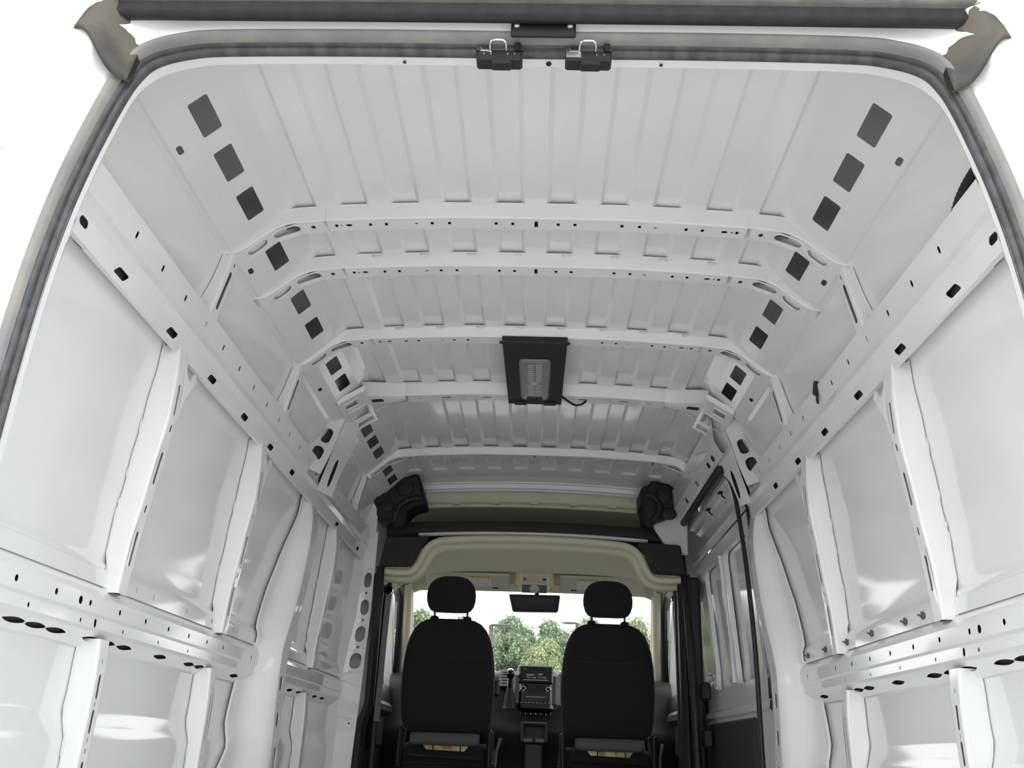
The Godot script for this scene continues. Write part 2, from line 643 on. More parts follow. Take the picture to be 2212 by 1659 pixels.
func ceiling() -> void:
	bow_prepare()
	var c := thing("ceiling", "white corrugated sheet metal roof lining of the van with five cross beams", "ceiling", Vector3.ZERO, "", "structure")
	var st := S(1)
	var rows := []
	for z in [-1.24, -2.5, -3.8, -4.95]:
		var row := []
		for k in 17:
			var x := lerpf(-0.80, 0.80, k / 16.0)
			row.append(Vector3(x, 2.60 - 0.07 * x * x, z))
		rows.append(row)
	grid(st, rows)
	obj("outer_roof", st, "paint_out", c)
	roof_panel(c, -1.365, -2.15, 0.075, 0.0, "long ribbed roof sheet nearest the rear doorway")
	roof_panel(c, -2.15, -2.43, 0.0, 0.0, "short ribbed roof sheet between the first two beams")
	roof_panel(c, -2.43, -2.94, 0.062, 0.0, "ribbed roof sheet behind the beam that holds the lamp")
	roof_panel(c, -2.94, -3.47, 0.0, 0.0, "ribbed roof sheet around the dome lamp")
	roof_panel(c, -3.47, -4.30, 0.0, 0.0, "glossy ribbed roof sheet in front of the lamp")
	roof_panel(c, -4.30, -4.91, 0.0, 0.26, "foremost roof sheet above the cab shelf")
	for s in [-1, 1]:
		var side := "left" if s < 0 else "right"
		var hs := [1.645, 1.821, 1.998, 2.271, 2.56, 2.751, 3.076, 3.241]
		roof_rail(c, s, 1.375, 3.40, hs, [1.695, 2.259, 3.174], "%s roof edge rail with square holes" % side)
		if s < 0:
			roof_rail(c, s, 3.40, 4.92, [3.806, 3.97, 4.133, 4.434, 4.597], [], "left front roof edge rail with square holes")
		else:
			st = S()
			facets(st, [Vector2(0.672, 2.492), Vector2(0.684, 2.481), Vector2(0.74, 2.46), Vector2(0.80, 2.43), Vector2(0.88, 2.42)], 3.40, 4.92, s)
			obj("roof_edge", st, "paint", c)
		# bonded tab at the rear of the rail
		st = S()
		var tf := func(y): return 0.755 - (y - 2.418) * 0.79 - 0.003
		slab_x(st, PackedVector2Array([Vector2(-1.475, 2.462), Vector2(-1.475, 2.49), Vector2(-1.36, 2.49), Vector2(-1.36, 2.462)]), s, func(y): return 0.70 - (y - 2.462) * 0.9, 0.003)
		obj("bonded_tab", st, "paint", c)
	# front header of the roof
	st = S()
	for i in 16:
		var xa := lerpf(-0.72, 0.72, i / 16.0)
		var xb := lerpf(-0.72, 0.72, (i + 1) / 16.0)
		var prof := [[0.010, -4.885], [-0.006, -4.89], [-0.008, -4.905], [-0.030, -4.912], [-0.034, -4.93], [-0.045, -4.93]]
		for k in prof.size() - 1:
			quad(st, Vector3(xa, roof_y(xa) + prof[k][0], prof[k][1]), Vector3(xb, roof_y(xb) + prof[k][0], prof[k][1]), Vector3(xb, roof_y(xb) + prof[k + 1][0], prof[k + 1][1]), Vector3(xa, roof_y(xa) + prof[k + 1][0], prof[k + 1][1]))
	obj("front_header", st, "paint", c)
	roof_bow(c, -2.164, "roof beam nearest the rear doorway")
	roof_bow(c, -2.432, "second roof beam, with short ends")
	roof_bow(c, -2.94, "third roof beam, holding the rear edge of the lamp", [-1, 1], 2)
	roof_bow(c, -4.315, "front roof beam", [-1, 1], 3)
	door_bow(c)
	# sealant blobs along the second and third beams
	var blob := S(1)
	for r in [[-2.39, 5], [-2.898, 5]]:
		for k in range(-4, 5):
			var x: float = 0.146 * k - 0.05
			if absf(x) > 0.6:
				continue
			ball(blob, Vector3(x, roof_y(x) - 0.001, r[0] + 0.0), Vector3(0.014, 0.004, 0.006), k * 3 + r[1])
	var bo := obj("sealant_bead", blob, "sealer", c)
	bo.set_meta("kind", "stuff")
	bo.set_meta("label", "uneven blobs of sealant along the beam edges")

func ball(st: SurfaceTool, c: Vector3, r: Vector3, seed_ := 0, n := 8, m := 5) -> void:
	var rows := []
	for i in m + 1:
		var row := []
		var ph := PI * i / m
		for k in n:
			var t := TAU * k / n
			var w := 1.0 + 0.25 * sin(k * 2.1 + i * 1.7 + seed_)
			if seed_ == 0:
				w = 1.0
			row.append(c + Vector3(sin(ph) * cos(t) * r.x * w, cos(ph) * r.y, sin(ph) * sin(t) * r.z * w))
		rows.append(row)
	grid(st, rows, true)

# deep beam above the sliding door pillars, with pierced gussets at both ends
func door_bow(parent: Node3D) -> void:
	var b := Node3D.new()
	b.name = "roof_bow"
	parent.add_child(b, true)
	b.set_meta("label", "deep roof beam in front of the dome lamp, with pierced gussets")
	var w := 0.070
	var z0 := -3.437
	var hs := []
	for s in [-1, 1]:
		for x in [0.20, 0.37]:
			hs.append([s * x, 0.035, 0.042, 0.013, 0.006])
		for x in [0.16, 0.25, 0.31, 0.43]:
			hs.append([s * x, 0.035, 0.009, 0.007, 0.003])
		hs.append([s * 0.475, 0.035, 0.022, 0.009, 0.004])
	var st := S()
	var uj := bow_u(0.545)
	hat(st, -uj, uj, z0, w, 0.014, 0.048, hs)
	obj("beam", st, "paint", b)
	for s in [-1, 1]:
		st = S()
		# throat: from the beam's end widening into the gusset
		var rings := []
		for k in 9:
			var t := k / 8.0
			var x := lerpf(0.535, 0.70, t)
			var e := t * t
			var q := bow_at(bow_u(x))
			var base := Vector3(s * q[0].x, q[0].y - 0.016 + 0.006 * e, 0)
			rings.append([base + Vector3(0, 0.050 - 0.02 * e, z0 + 0.030 + 0.07 * e), base + Vector3(0, 0.044 - 0.02 * e, z0 + 0.016 + 0.055 * e), base + Vector3(0, 0.004, z0 + 0.003 + 0.03 * e), base + Vector3(0, 0, z0), base + Vector3(0, 0, z0 - w), base + Vector3(0, 0.004, z0 - w - 0.003 - 0.14 * e), base + Vector3(0, 0.03, z0 - w - 0.014 - 0.155 * e)])
		st.set_smooth_group(1)
		grid(st, rings)
		# gusset plate lying along the roof rail
		var ln := 0.125
		var a := Vector2(0.690, 2.434)
		var d := (Vector2(0.798, 2.366) - a).normalized()
		var f := func(u, v):
			var p: Vector2 = a + d * v
			return Vector3(s * p.x, p.y, -u)
		holed(st, f, 3.36, 3.70, 0.0, ln, [[3.425, 0.072, 0.055, 0.050, 0.004], [3.543, 0.060, 0.105, 0.082, 0.008], [3.655, 0.058, 0.055, 0.085, 0.004]], 0.004)
		# folded lips round the openings
		for h in [[3.543, 0.060, 0.105, 0.082, 0.008], [3.655, 0.058, 0.055, 0.085, 0.004], [3.425, 0.072, 0.055, 0.050, 0.004]]:
			var rows := []
			for q in [[0.0, 0.0], [0.005, 0.004], [0.010, 0.0]]:
				var row := []
				for p in rrect(Vector2(h[0], h[1]), h[2] + q[0], h[3] + q[0], h[4]):
					row.append(off(f, p, -q[1]))
				rows.append(row)
			st.set_smooth_group(2)
			grid(st, rows, true)
		st.set_smooth_group(-1)
		plain(st, func(u, v): return f.call(u, ln) + Vector3(s * 0.02, 0.02, 0) * v, 3.36, 3.70, 0.0, 1.0, 1.0)
		quad(st, f.call(3.36, 0.0), f.call(3.36, ln), f.call(3.36, ln) + Vector3(0, 0.02, 0.01), f.call(3.36, 0.0) + Vector3(0, 0.02, 0.01))
		quad(st, f.call(3.70, 0.0), f.call(3.70, ln), f.call(3.70, ln) + Vector3(0, 0.02, -0.01), f.call(3.70, 0.0) + Vector3(0, 0.02, -0.01))
		obj("gusset", st, "paint", b)
		# black block in place of a throat slot, shade of its depth as colour
		st = S()
		var q2 := bow_at(bow_u(0.655))
		rbox(st, Vector3(s * 0.655, q2[0].y - 0.0125, z0 - 0.040), Vector3(0.050, 0.004, 0.030), 0.0015, Basis(Vector3.BACK, -s * 0.10))
		obj("slot_shade_block", st, "black_plastic", b)

# ------------------------------------------------------------------ side walls
const SKIN := [[2.338, 0.857], [2.17, 0.905], [2.02, 0.930], [1.90, 0.9375], [1.80, 0.946], [1.68, 0.955], [1.60, 0.962], [1.487, 0.968], [1.470, 0.9665], [1.458, 0.957], [1.446, 0.957], [1.395, 0.957]]
const LOWER := [[1.288, 0.987], [1.16, 0.991], [1.146, 0.990], [1.092, 0.9735], [1.07, 0.973], [0.95, 0.978], [0.52, 0.985]]
const FACE := [[2.019, 0.890], [1.98, 0.886], [1.932, 0.882], [1.82, 0.883], [1.713, 0.897], [1.605, 0.908], [1.538, 0.917], [1.461, 0.922], [1.399, 0.925]]
const FACE_LOW := [[1.300, 0.942], [1.235, 0.937], [1.17, 0.936], [1.035, 0.938], [0.52, 0.940]]
const UPPER := [Vector2(0.931, 2.0285), Vector2(0.906, 2.0075), Vector2(0.8925, 2.0050), Vector2(0.886, 2.056), Vector2(0.8735, 2.071), Vector2(0.8800, 2.099), Vector2(0.8655, 2.163), Vector2(0.882, 2.173)]
const MIDDLE := [Vector2(0.956, 1.412), Vector2(0.950, 1.406), Vector2(0.942, 1.396), Vector2(0.9375, 1.384), Vector2(0.9375, 1.348), Vector2(0.9435, 1.342), Vector2(0.9425, 1.3185), Vector2(0.949, 1.3115), Vector2(0.980, 1.2835), Vector2(0.990, 1.276), Vector2(0.990, 1.272)]
const PIL_R := [[2.10, -3.38], [2.08, -3.42], [2.046, -3.475], [1.944, -3.465], [1.787, -3.36], [1.634, -3.275], [1.513, -3.23], [1.417, -3.215], [1.40, -3.20], [1.30, -3.14], [1.20, -3.115], [1.08, -3.10], [1.0, -3.03], [0.52, -3.03]]
const PIL_1 := [[2.10, -3.60], [2.05, -3.575], [1.95, -3.51], [1.85, -3.465], [1.60, -3.395], [1.47, -3.31], [1.40, -3.275], [1.30, -3.275], [1.10, -3.30], [0.52, -3.31]]

func upper_rail(parent: Node3D, s: float, u0: float, u1: float, slots: Array, dots: Array) -> void:
	var h1 := []
	for z in slots:
		h1.append([z, UPPER[2].distance_to(Vector2(0.8905, 2.029)), 0.050, 0.022, 0.007, 0.9])
	var h4 := []
	for z in dots:
		h4.append([z, 0.0295, 0.010, 0.018, 0.005])
	var st := S()
	facets(st, UPPER, u0, u1, s, {2: h1, 5: h4})
	obj("upper_rail", st, "paint", parent, "upper rail pressed with slots and small holes")
	st = S()
	facets(st, [Vector2(0.906, 2.012), Vector2(0.900, 2.060), Vector2(0.893, 2.10), Vector2(0.880, 2.165)], u0, u1, s)
	obj("hole_shade_plate", st, "hole_shade", parent)  # added backing, its dark colour gives the rail slots their shade

func middle_rail(parent: Node3D, s: float, u0: float, u1: float, row1: Array, row2: Array, ovals: Array) -> void:
	var h3 := []
	for z in row1:
		h3.append([z, 0.018, 0.013, 0.0135, 0.0065])
	var h5 := []
	for z in row2:
		h5.append([z, 0.0145, 0.009, 0.010, 0.0045])
	if u0 < 2.0 and u1 > 2.0:
		h3.append([1.911, 0.0185, 0.018, 0.018, 0.009])
		h5.append([2.007, 0.0125, 0.013, 0.019, 0.006])
	var h7 := []
	for z in ovals:
		h7.append([z, 0.020, 0.088, 0.016, -1.0])
	var st := S()
	facets(st, MIDDLE, u0, u1, s, {3: h3, 5: h5, 7: h7})
	obj("middle_rail", st, "paint", parent, "middle rail with two rows of small holes and long ovals beneath")
	st = S()
	facets(st, [Vector2(0.950, 1.395), Vector2(0.951, 1.345), Vector2(0.955, 1.320), Vector2(0.985, 1.293)], u0, u1, s)
	obj("hole_shade_plate", st, "hole_shade", parent)  # added dark backing, shades the rows of holes and the ovals

func skin_sheet(parent: Node3D, s: float, tab: Array, u0: float, u1: float, called: String, label := "") -> void:
	var fine := []
	for i in tab.size() - 1:
		var n := maxi(1, ceili((tab[i][0] - tab[i + 1][0]) / 0.05))
		for k in n:
			fine.append(tab[i][0] + (tab[i + 1][0] - tab[i][0]) * k / n)
	fine.append(tab[-1][0])
	var st := S(1)
	var rows := []
	var nz := maxi(1, ceili((u1 - u0) / 0.3))
	for k in nz + 1:
		var row := []
		for y in fine:
			row.append(Vector3(s * lerp_table(tab, y), y, -lerpf(u0, u1, float(k) / nz)))
		rows.append(row)
	grid(st, rows)
	obj(called, st, "paint", parent, label)

# upright hat-section rib between y0 (low) and y1 (high); z0 is its rear side
func rib(parent: Node3D, s: float, z0: float, w: float, y0: float, y1: float, face: Array, wall: Array, slots: Array, called: String, label: String, flare := false) -> void:
	var b := Node3D.new()
	b.name = called
	parent.add_child(b, true)
	b.set_meta("label", label)
	var st := S()
	var xf := func(y): return lerp_table(face, y)
	var wf := func(y): return lerp_table(wall, y) - 0.002
	var r := 0.007
	holed(st, func(u, v): return Vector3(s * xf.call(u), u, z0 - r - v), y0, y1, 0.0, w - 2 * r, slots, 0.0015, 0.04, 2)
	var side := func(y, v):
		# v 0 at the face, 1 at the wall; the bend is rounded
		if v < 0.5:
			var a: float = v * PI
			return Vector3(s * (xf.call(y) + r * (1 - cos(a))), y, z0 - r + r * sin(a))
		return Vector3(s * lerpf(xf.call(y) + r, wf.call(y), (v - 0.5) * 2), y, z0)
	var far := func(y, v):
		var p: Vector3 = side.call(y, v)
		return Vector3(p.x, p.y, 2 * (z0 - w / 2) - p.z)
	for sd in [side, far]:
		st.set_smooth_group(3)
		for v in [[0.0, 0.125], [0.125, 0.25], [0.25, 0.375], [0.375, 0.5], [0.5, 1.0]]:
			plain(st, func(u, t): return sd.call(u, lerpf(v[0], v[1], t)), y0, y1, 0.0, 1.0, 0.04)
	# spot-welded flanges against the wall
	st.set_smooth_group(4)
	plain(st, func(u, t): return Vector3(s * (wf.call(u) - 0.001), u, z0 + t * (0.013 + 0.003 * sin(u * 41.0))), y0, y1, 0.0, 1.0, 0.03)
	plain(st, func(u, t): return Vector3(s * (wf.call(u) - 0.001), u, z0 - w - t * 0.014), y0, y1, 0.0, 1.0, 0.04)
	st.set_smooth_group(-1)
	if flare:
		var zf := z0 - w + 0.004
		var poly := PackedVector2Array([Vector2(zf, 1.80), Vector2(zf - 0.005, 1.86), Vector2(zf - 0.024, 1.905), Vector2(zf - 0.060, 1.948), Vector2(zf - 0.086, 1.975), Vector2(zf - 0.074, 1.992), Vector2(zf - 0.060, 1.985), Vector2(zf - 0.048, 1.965), Vector2(zf - 0.033, 1.957), Vector2(zf - 0.019, 1.966), Vector2(zf - 0.014, 1.985), Vector2(zf - 0.016, 2.015), Vector2(zf + 0.01, 2.028), Vector2(zf + 0.01, 1.80)])
		slab_x(st, poly, s, func(y): return xf.call(y) + 0.0005, 0.003)
	obj("channel", st, "paint", b)
	st = S()
	plain(st, func(u, v): return Vector3(s * (xf.call(u) + 0.016), u, z0 - 0.002 - (w - 0.004) * v), y0 + 0.002, y1 - 0.002, 0.0, 1.0, 0.05)
	obj("hole_shade_plate", st, "hole_shade", b)  # dark strip added inside the channel to shade the rib slots
	# sealant squeezed out along the rear flange
	st = S(1)
	for k in 5:
		var y := lerpf(y0 + 0.07, y1 - 0.25, k / 4.0) + 0.03 * sin(k * 4.0 + z0)
		ball(st, Vector3(s * (wf.call(y) - 0.001), y, z0 + 0.014), Vector3(0.002, 0.016 + 0.01 * sin(k * 2.0), 0.0025), k + 2, 6, 4)
	var o := obj("sealant", st, "sealer", b)
	o.set_meta("kind", "stuff")

func pillar_c(parent: Node3D, s: float) -> void:
	var b := Node3D.new()
	b.name = "pillar"
	parent.add_child(b, true)
	b.set_meta("label", "broad white pillar between the rear side panel and the %s" % ("front side panel" if s < 0 else "sliding door"))
	var st := S(1)
	var xi := func(y): return 0.865 + 0.004 * clampf((1.5 - y) / 0.3, -1, 1) + 0.062 * pow(clampf((y - 1.78) / 0.30, 0, 1), 2.2)
	var rows := []
	for k in 60:
		var y := lerpf(2.085, FLOOR, k / 59.0)
		var zr := lerp_table(PIL_R, y)
		var z1 := lerp_table(PIL_1, y)
		var xw := (lerp_table(SKIN, y) if y > 1.40 else lerp_table(LOWER, y)) - 0.004
		var x: float = xi.call(y)
		var row := []
		row.append(Vector3(s * (xw - 0.0045), y, zr - 0.006))
		row.append(Vector3(s * (xw - 0.0045), y, zr))
		for q in [[0.0, 0.03], [0.06, 0.05], [0.30, 0.09], [0.50, 0.18], [0.64, 0.42], [0.77, 0.78], [0.89, 0.95], [1.0, 1.0]]:
			row.append(Vector3(s * lerpf(xw - 0.006, x, q[1]), y, lerpf(zr, z1, q[0])))
		rows.append(row)
	grid(st, rows)
	var hs := []
	for h in [[1.294, 0.040, 0.052, 0.036], [1.173, 0.042, 0.052, 0.036], [1.03, 0.05, 0.11, 0.04], [1.585, 0.045, 0.085, 0.016]]:
		hs.append([h[0], h[1], h[2], h[3], 0.017])
	for y in [1.35, 1.235, 1.11, 1.47, 1.52, 1.66, 1.71]:
		hs.append([y, 0.030, 0.012, 0.008, 0.002])
	holed(st, func(u, v): return Vector3(s * xi.call(u), u, lerp_table(PIL_1, u) - v), FLOOR, 2.085, 0.0, 0.085, hs, 0.003, 0.05, 2)
	st.set_smooth_group(3)
	plain(st, func(u, v): return Vector3(s * lerpf(xi.call(u), 0.95, v), u, lerp_table(PIL_1, u) - 0.085 - 0.02 * v), FLOOR, 2.085, 0.0, 1.0, 0.1)
	obj("pillar_panel", st, "paint", b)
	# bracket from the rail up to the roof beam, with two ovals
	st = S(1)
	var lt := [[2.40, 0.868, -3.45], [2.33, 0.880, -3.475], [2.26, 0.893, -3.43], [2.20, 0.897, -3.375], [2.10, 0.905, -3.30]]
	var rt := [[2.40, 0.785, -3.53], [2.33, 0.815, -3.555], [2.26, 0.828, -3.53], [2.20, 0.832, -3.495], [2.10, 0.850, -3.44]]
	var g := func(u, v):
		var a := Vector3(lerp_table(lt.map(func(q): return [q[0], q[1]]), u), u, lerp_table(lt.map(func(q): return [q[0], q[2]]), u))
		var c := Vector3(lerp_table(rt.map(func(q): return [q[0], q[1]]), u), u, lerp_table(rt.map(func(q): return [q[0], q[2]]), u))
		var p: Vector3 = a.lerp(c, v * 10.0)
		return Vector3(s * p.x, p.y, p.z)
	holed(st, g, 2.10, 2.40, 0.0, 0.1, [[2.283, 0.052, 0.075, 0.046, 0.022], [2.187, 0.048, 0.072, 0.046, 0.022]], 0.004, 0.03, 2)
	st.set_smooth_group(3)
	plain(st, func(u, v): return g.call(u, 0.1) + Vector3(s * 0.06, 0, -0.07) * v, 2.10, 2.40, 0.0, 1.0, 0.05)
	st.set_smooth_group(4)
	plain(st, func(u, v): return g.call(u, 0.0) + Vector3(s * 0.004, 0, 0.012) * v, 2.10, 2.37, 0.0, 1.0, 0.05)
	obj("bracket", st, "paint", b, "pierced bracket with two dark ovals")
	st = S(1)
	plain(st, func(u, v): return g.call(u, v) + Vector3(s * 0.012, 0, -0.020), 2.12, 2.38, 0.002, 0.098, 0.03)
	obj("hole_shade_plate", st, "hole_shade", b)  # dark sheet added behind the bracket to blacken its two ovals
	st = S(1)
	var la := curve([Vector3(0.752, 2.438, -3.58), Vector3(0.765, 2.36, -3.66), Vector3(0.795, 2.285, -3.72), Vector3(0.825, 2.20, -3.70), Vector3(0.842, 2.06, -3.64)], 5)
	var ra := curve([Vector3(0.785, 2.400, -3.53), Vector3(0.815, 2.33, -3.555), Vector3(0.828, 2.26, -3.53), Vector3(0.832, 2.20, -3.495), Vector3(0.880, 2.06, -3.52)], 5)
	var fp := func(u, v):
		var x := clampf(u * 20.0, 0.0, 19.999)
		var i := int(x)
		var l0: Vector3 = la[i].lerp(la[i + 1], x - i)
		var r0: Vector3 = ra[i].lerp(ra[i + 1], x - i)
		var p := r0.lerp(l0, v)
		return Vector3(s * p.x, p.y, p.z - 0.006)
	holed(st, fp, 0.0, 1.0, 0.0, 1.0, [[0.82, 0.55, 0.22, 0.26, 0.10]], 0.004, 0.05, 2)
	obj("corner_plate", st, "paint", b)
	st = S(1)
	plain(st, func(u, v): return fp.call(u, v) + Vector3(s * 0.016, 0, -0.006), 0.60, 0.98, 0.05, 0.95, 0.05)
	obj("hole_shade_plate", st, "hole_shade", b)  # dark sheet added behind the corner plate, shades its long slot
func side_wall(s: float) -> void:
	var left := s < 0
	var side := "left" if left else "right"
	var wl := thing("wall_" + side, "%s side of the van body: bare white sheet metal with rails and ribs" % side, "wall", Vector3.ZERO, "", "structure")
	var front := 4.74 if left else 3.62
	var st := S(1)
	var rows := []
	for u in [1.22, 2.4, 3.6, 4.95]:
		var row := []
		for p in curve([Vector2(1.01, 0.38), Vector2(1.03, 1.0), Vector2(1.022, 1.5), Vector2(0.98, 2.1), Vector2(0.925, 2.40), Vector2(0.86, 2.52), Vector2(0.78, 2.558)], 5):
			row.append(Vector3(s * p.x, p.y, -u))
		rows.append(row)
	grid(st, rows)
	obj("outer_side", st, "paint_out", wl)
	skin_sheet(wl, s, SKIN, 1.39, front, "side_panel", "smooth upper side panel")
	skin_sheet(wl, s, LOWER, 1.39, front, "lower_panel", "lower side panel with a pressed belt line")
	var slots := [1.689, 1.984, 2.284, 2.587, 2.883, 3.18]
	var dots := []
	for k in 12:
		dots.append(1.688 + 0.1495 * k)
	var row1 := [1.655, 1.806]
	for k in 10:
		row1.append(1.956 + 0.15 * k)
	row1.append(3.003)
	row1.sort()
	var row2 := []
	for k in 8:
		row2.append(1.725 + 0.2138 * k)
	var ovals := [1.725, 1.803, 1.885, 2.045, 2.126, 2.22, 2.445, 2.661, 2.748, 2.836, 3.077]
	if left:
		slots.append_array([4.0, 4.52])
		for k in 6:
			dots.append(3.75 + 0.15 * k)
			row1.append(3.6 + 0.15 * k)
			row2.append(3.62 + 0.19 * k)
			ovals.append(3.66 + 0.15 * k)
	upper_rail(wl, s, 1.55, front - 0.03, slots, dots)
	middle_rail(wl, s, 1.39, front - 0.03, row1, row2, ovals)
	# rear end piece of the upper rail, lapped over it
	st = S()
	var e := []
	for p in UPPER:
		e.append(p + Vector2(-0.0022, -0.0005))
	facets(st, e, 1.395, 1.585, s, {2: [[1.50, 0.036, 0.034, 0.020, 0.010]]})
	obj("rail_end", st, "paint", wl)
	# rear upright ribs
	var rib_slots := []
	for q in [[1.925, 1.842], [1.746, 1.665], [1.549, 1.467]]:
		rib_slots.append([(q[0] + q[1]) / 2, 0.019, q[0] - q[1], 0.012, 0.006])
	rib_slots.append([1.808, 0.019, 0.020, 0.009, 0.0045])
	rib_slots.append([1.604, 0.019, 0.020, 0.009, 0.0045])
	var low_slots := []
	for q in [[1.20, 0.052], [1.128, 0.050], [1.02, 0.055]]:
		low_slots.append([q[0], 0.018, q[1], 0.012, 0.006])
	for y in [1.254, 1.163, 1.09, 1.068, 0.985]:
		low_slots.append([y, 0.018, 0.011, 0.006, 0.003])
	var thin := [[1.87, 0.019, 0.10, 0.011, 0.005], [1.66, 0.019, 0.09, 0.011, 0.005], [1.50, 0.019, 0.09, 0.011, 0.005], [1.77, 0.019, 0.018, 0.008, 0.004], [1.58, 0.019, 0.018, 0.008, 0.004]]
	rib(wl, s, -2.043, 0.052, 1.402, 2.022, FACE, SKIN, rib_slots, "rib", "tall slotted rib nearest the rear doorway", true)
	rib(wl, s, -2.785, 0.052, 1.402, 2.022, FACE, SKIN, thin, "rib", "tall slotted rib further forward", true)
	rib(wl, s, -2.043, 0.052, FLOOR, 1.300, FACE_LOW, LOWER, low_slots, "lower_rib", "low slotted rib nearest the rear doorway")
	rib(wl, s, -2.785, 0.052, FLOOR, 1.300, FACE_LOW, LOWER, [[1.16, 0.019, 0.13, 0.009, 0.004], [1.05, 0.019, 0.014, 0.007, 0.003], [1.02, 0.019, 0.014, 0.007, 0.003]], "lower_rib", "low slotted rib further forward")
	# short ribs from the rail up to the roof beams
	var ut := [[2.352, 0.832], [2.33, 0.834], [2.24, 0.853], [2.15, 0.872], [2.12, 0.878]]
	var us := [[2.245, 0.020, 0.115, 0.017, 0.008], [2.325, 0.020, 0.014, 0.007, 0.003]]
	var tops := [-2.138, -2.912, -4.288] if left else [-2.138, -2.912]
	for z in tops:
		rib(wl, s, z, 0.056, 2.12, 2.352, ut, SKIN, us, "upper_rib", "short slotted rib under a roof beam")
	# round holes or clips in the strip above the middle rail
	st = S()
	var rounds := []
	for z in [2.206, 2.316, 2.555, 2.765, 2.975] + ([] if left else [3.17]):
		rounds.append([z, 0.015, 0.013, 0.015, 0.0065])
		if not left:
			var c := S(1)
			ball(c, Vector3(s * 0.9505, 1.434, -z), Vector3(0.004, 0.008, 0.008))
			tube(c, [Vector3(s * 0.954, 1.434, -z), Vector3(s * 0.943, 1.434, -z), Vector3(s * 0.938, 1.435, -z)], 0.0028, 6)
			rbox(c, Vector3(s * 0.949, 1.434, -z), Vector3(0.006, 0.019, 0.004), 0.001)
			rbox(c, Vector3(s * 0.949, 1.431, -z), Vector3(0.006, 0.004, 0.017), 0.001)
			obj("clip", c, "dash_grey", wl, "grey trim clip in a hole")
	facet(st, Vector2(0.9545, 1.449), Vector2(0.9525, 1.412), 1.39, front, s, rounds, 0.0015)
	obj("hole_strip", st, "paint", wl)
	pillar_c(wl, s)
	if left:
		rib(wl, s, -4.0, 0.052, 1.402, 2.022, FACE, SKIN, thin, "rib", "tall slotted rib of the front panel", true)
		rib(wl, s, -4.0, 0.052, FLOOR, 1.300, FACE_LOW, LOWER, [[1.16, 0.019, 0.10, 0.009, 0.004]], "lower_rib", "low slotted rib of the front panel")
		pillar_b(wl, s)

# pillar behind the driver's seat: a rear-facing plate with ovals
func pillar_b(parent: Node3D, s: float) -> void:
	var st := S()
	var z := -4.715
	var lt := [[2.16, 0.875], [2.05, 0.880], [1.97, 0.887], [1.72, 0.902], [1.45, 0.940], [1.36, 0.945], [0.52, 0.950]]
	var rt := [[2.16, 0.826], [1.72, 0.828], [1.45, 0.838], [1.0, 0.856], [0.52, 0.862]]
	var f := func(u, v):
		return Vector3(s * lerpf(lerp_table(lt, u), lerp_table(rt, u), v * 10.0), u, z - 0.006 * sin(v * 10.0 * PI))
	var hs := []
	for y in [1.905, 1.765, 1.63, 1.497]:
		hs.append([y, 0.052, 0.078, 0.060, 0.028])
	for y in [1.838, 1.70, 1.565]:
		hs.append([y, 0.05, 0.011, 0.016, 0.001])
	hs.append([1.20, 0.06, 0.008, 0.010, 0.003])
	holed(st, f, FLOOR, 2.16, 0.0, 0.1, hs, 0.006, 0.05, 2)
	st.set_smooth_group(3)
	plain(st, func(u, v): return f.call(u, 0.1) + Vector3(0.012 * s * v, 0, -0.11 * v), FLOOR, 2.16, 0.0, 1.0, 0.1)
	plain(st, func(u, v): return f.call(u, 0.0) + Vector3(s * 0.06 * v, 0, 0.06 * v), FLOOR, 2.16, 0.0, 1.0, 0.1)
	st.set_smooth_group(-1)
	obj("front_pillar", st, "paint", parent, "white pillar with four dark ovals behind the left seat")
	st = S()
	facets(st, [Vector2(0.855, 2.345), Vector2(0.84, 2.33), Vector2(0.835, 2.15)], 4.70, 4.80, s)
	quad(st, Vector3(s * 0.835, 2.15, -4.70), Vector3(s * 0.835, 2.34, -4.70), Vector3(s * 0.90, 2.34, -4.70), Vector3(s * 0.92, 2.15, -4.70))
	obj("pillar_top", st, "paint", parent)
	st = S()
	rbox(st, Vector3(s * 0.925, 1.34, -4.86), Vector3(0.17, 1.66, 0.02), 0.004)
	obj("pillar_back", st, "paint", parent)

# ------------------------------------------------------------------ rear doorway
const DOORWAY := [[0.806, 0.52], [0.809, 1.0], [0.809, 1.515], [0.808, 1.66], [0.803, 1.805], [0.793, 1.923], [0.780, 2.014], [0.764, 2.095], [0.744, 2.178], [0.726, 2.228], [0.700, 2.262], [0.646, 2.282], [0.566, 2.291], [0.305, 2.295], [0.0, 2.294]]
const INSIDE := [[0.982, 0.52], [0.980, 1.0], [0.964, 1.515], [0.954, 1.66], [0.944, 1.805], [0.936, 1.923], [0.930, 2.02], [0.915, 2.12], [0.885, 2.25], [0.856, 2.338], [0.795, 2.385], [0.72, 2.450], [0.62, 2.486], [0.31, 2.502], [0.0, 2.5085]]

func doorway() -> Array:
	var half := []
	for p in DOORWAY:
		half.append(Vector2(p[0], p[1]))
	var fine := curve(half, 6)
	var all := []
	for p in fine:
		all.append(Vector2(-p.x, p.y))
	for k in range(fine.size() - 2, -1, -1):
		all.append(fine[k])
	return all

func sweep_door(st: SurfaceTool, pts: Array, prof: Callable, n: int) -> void:
	var rows := []
	for i in pts.size():
		var d: Vector2 = (pts[mini(i + 1, pts.size() - 1)] - pts[maxi(i - 1, 0)]).normalized()
		var nrm := Vector2(-d.y, d.x)   # outwards, away from the doorway
		var row := []
		for k in n:
			var q: Vector2 = prof.call(k, maxf(nrm.y, 0.0))
			row.append(Vector3(pts[i].x + nrm.x * q.x, pts[i].y + nrm.y * q.x, q.y))
		rows.append(row)
	grid(st, rows)

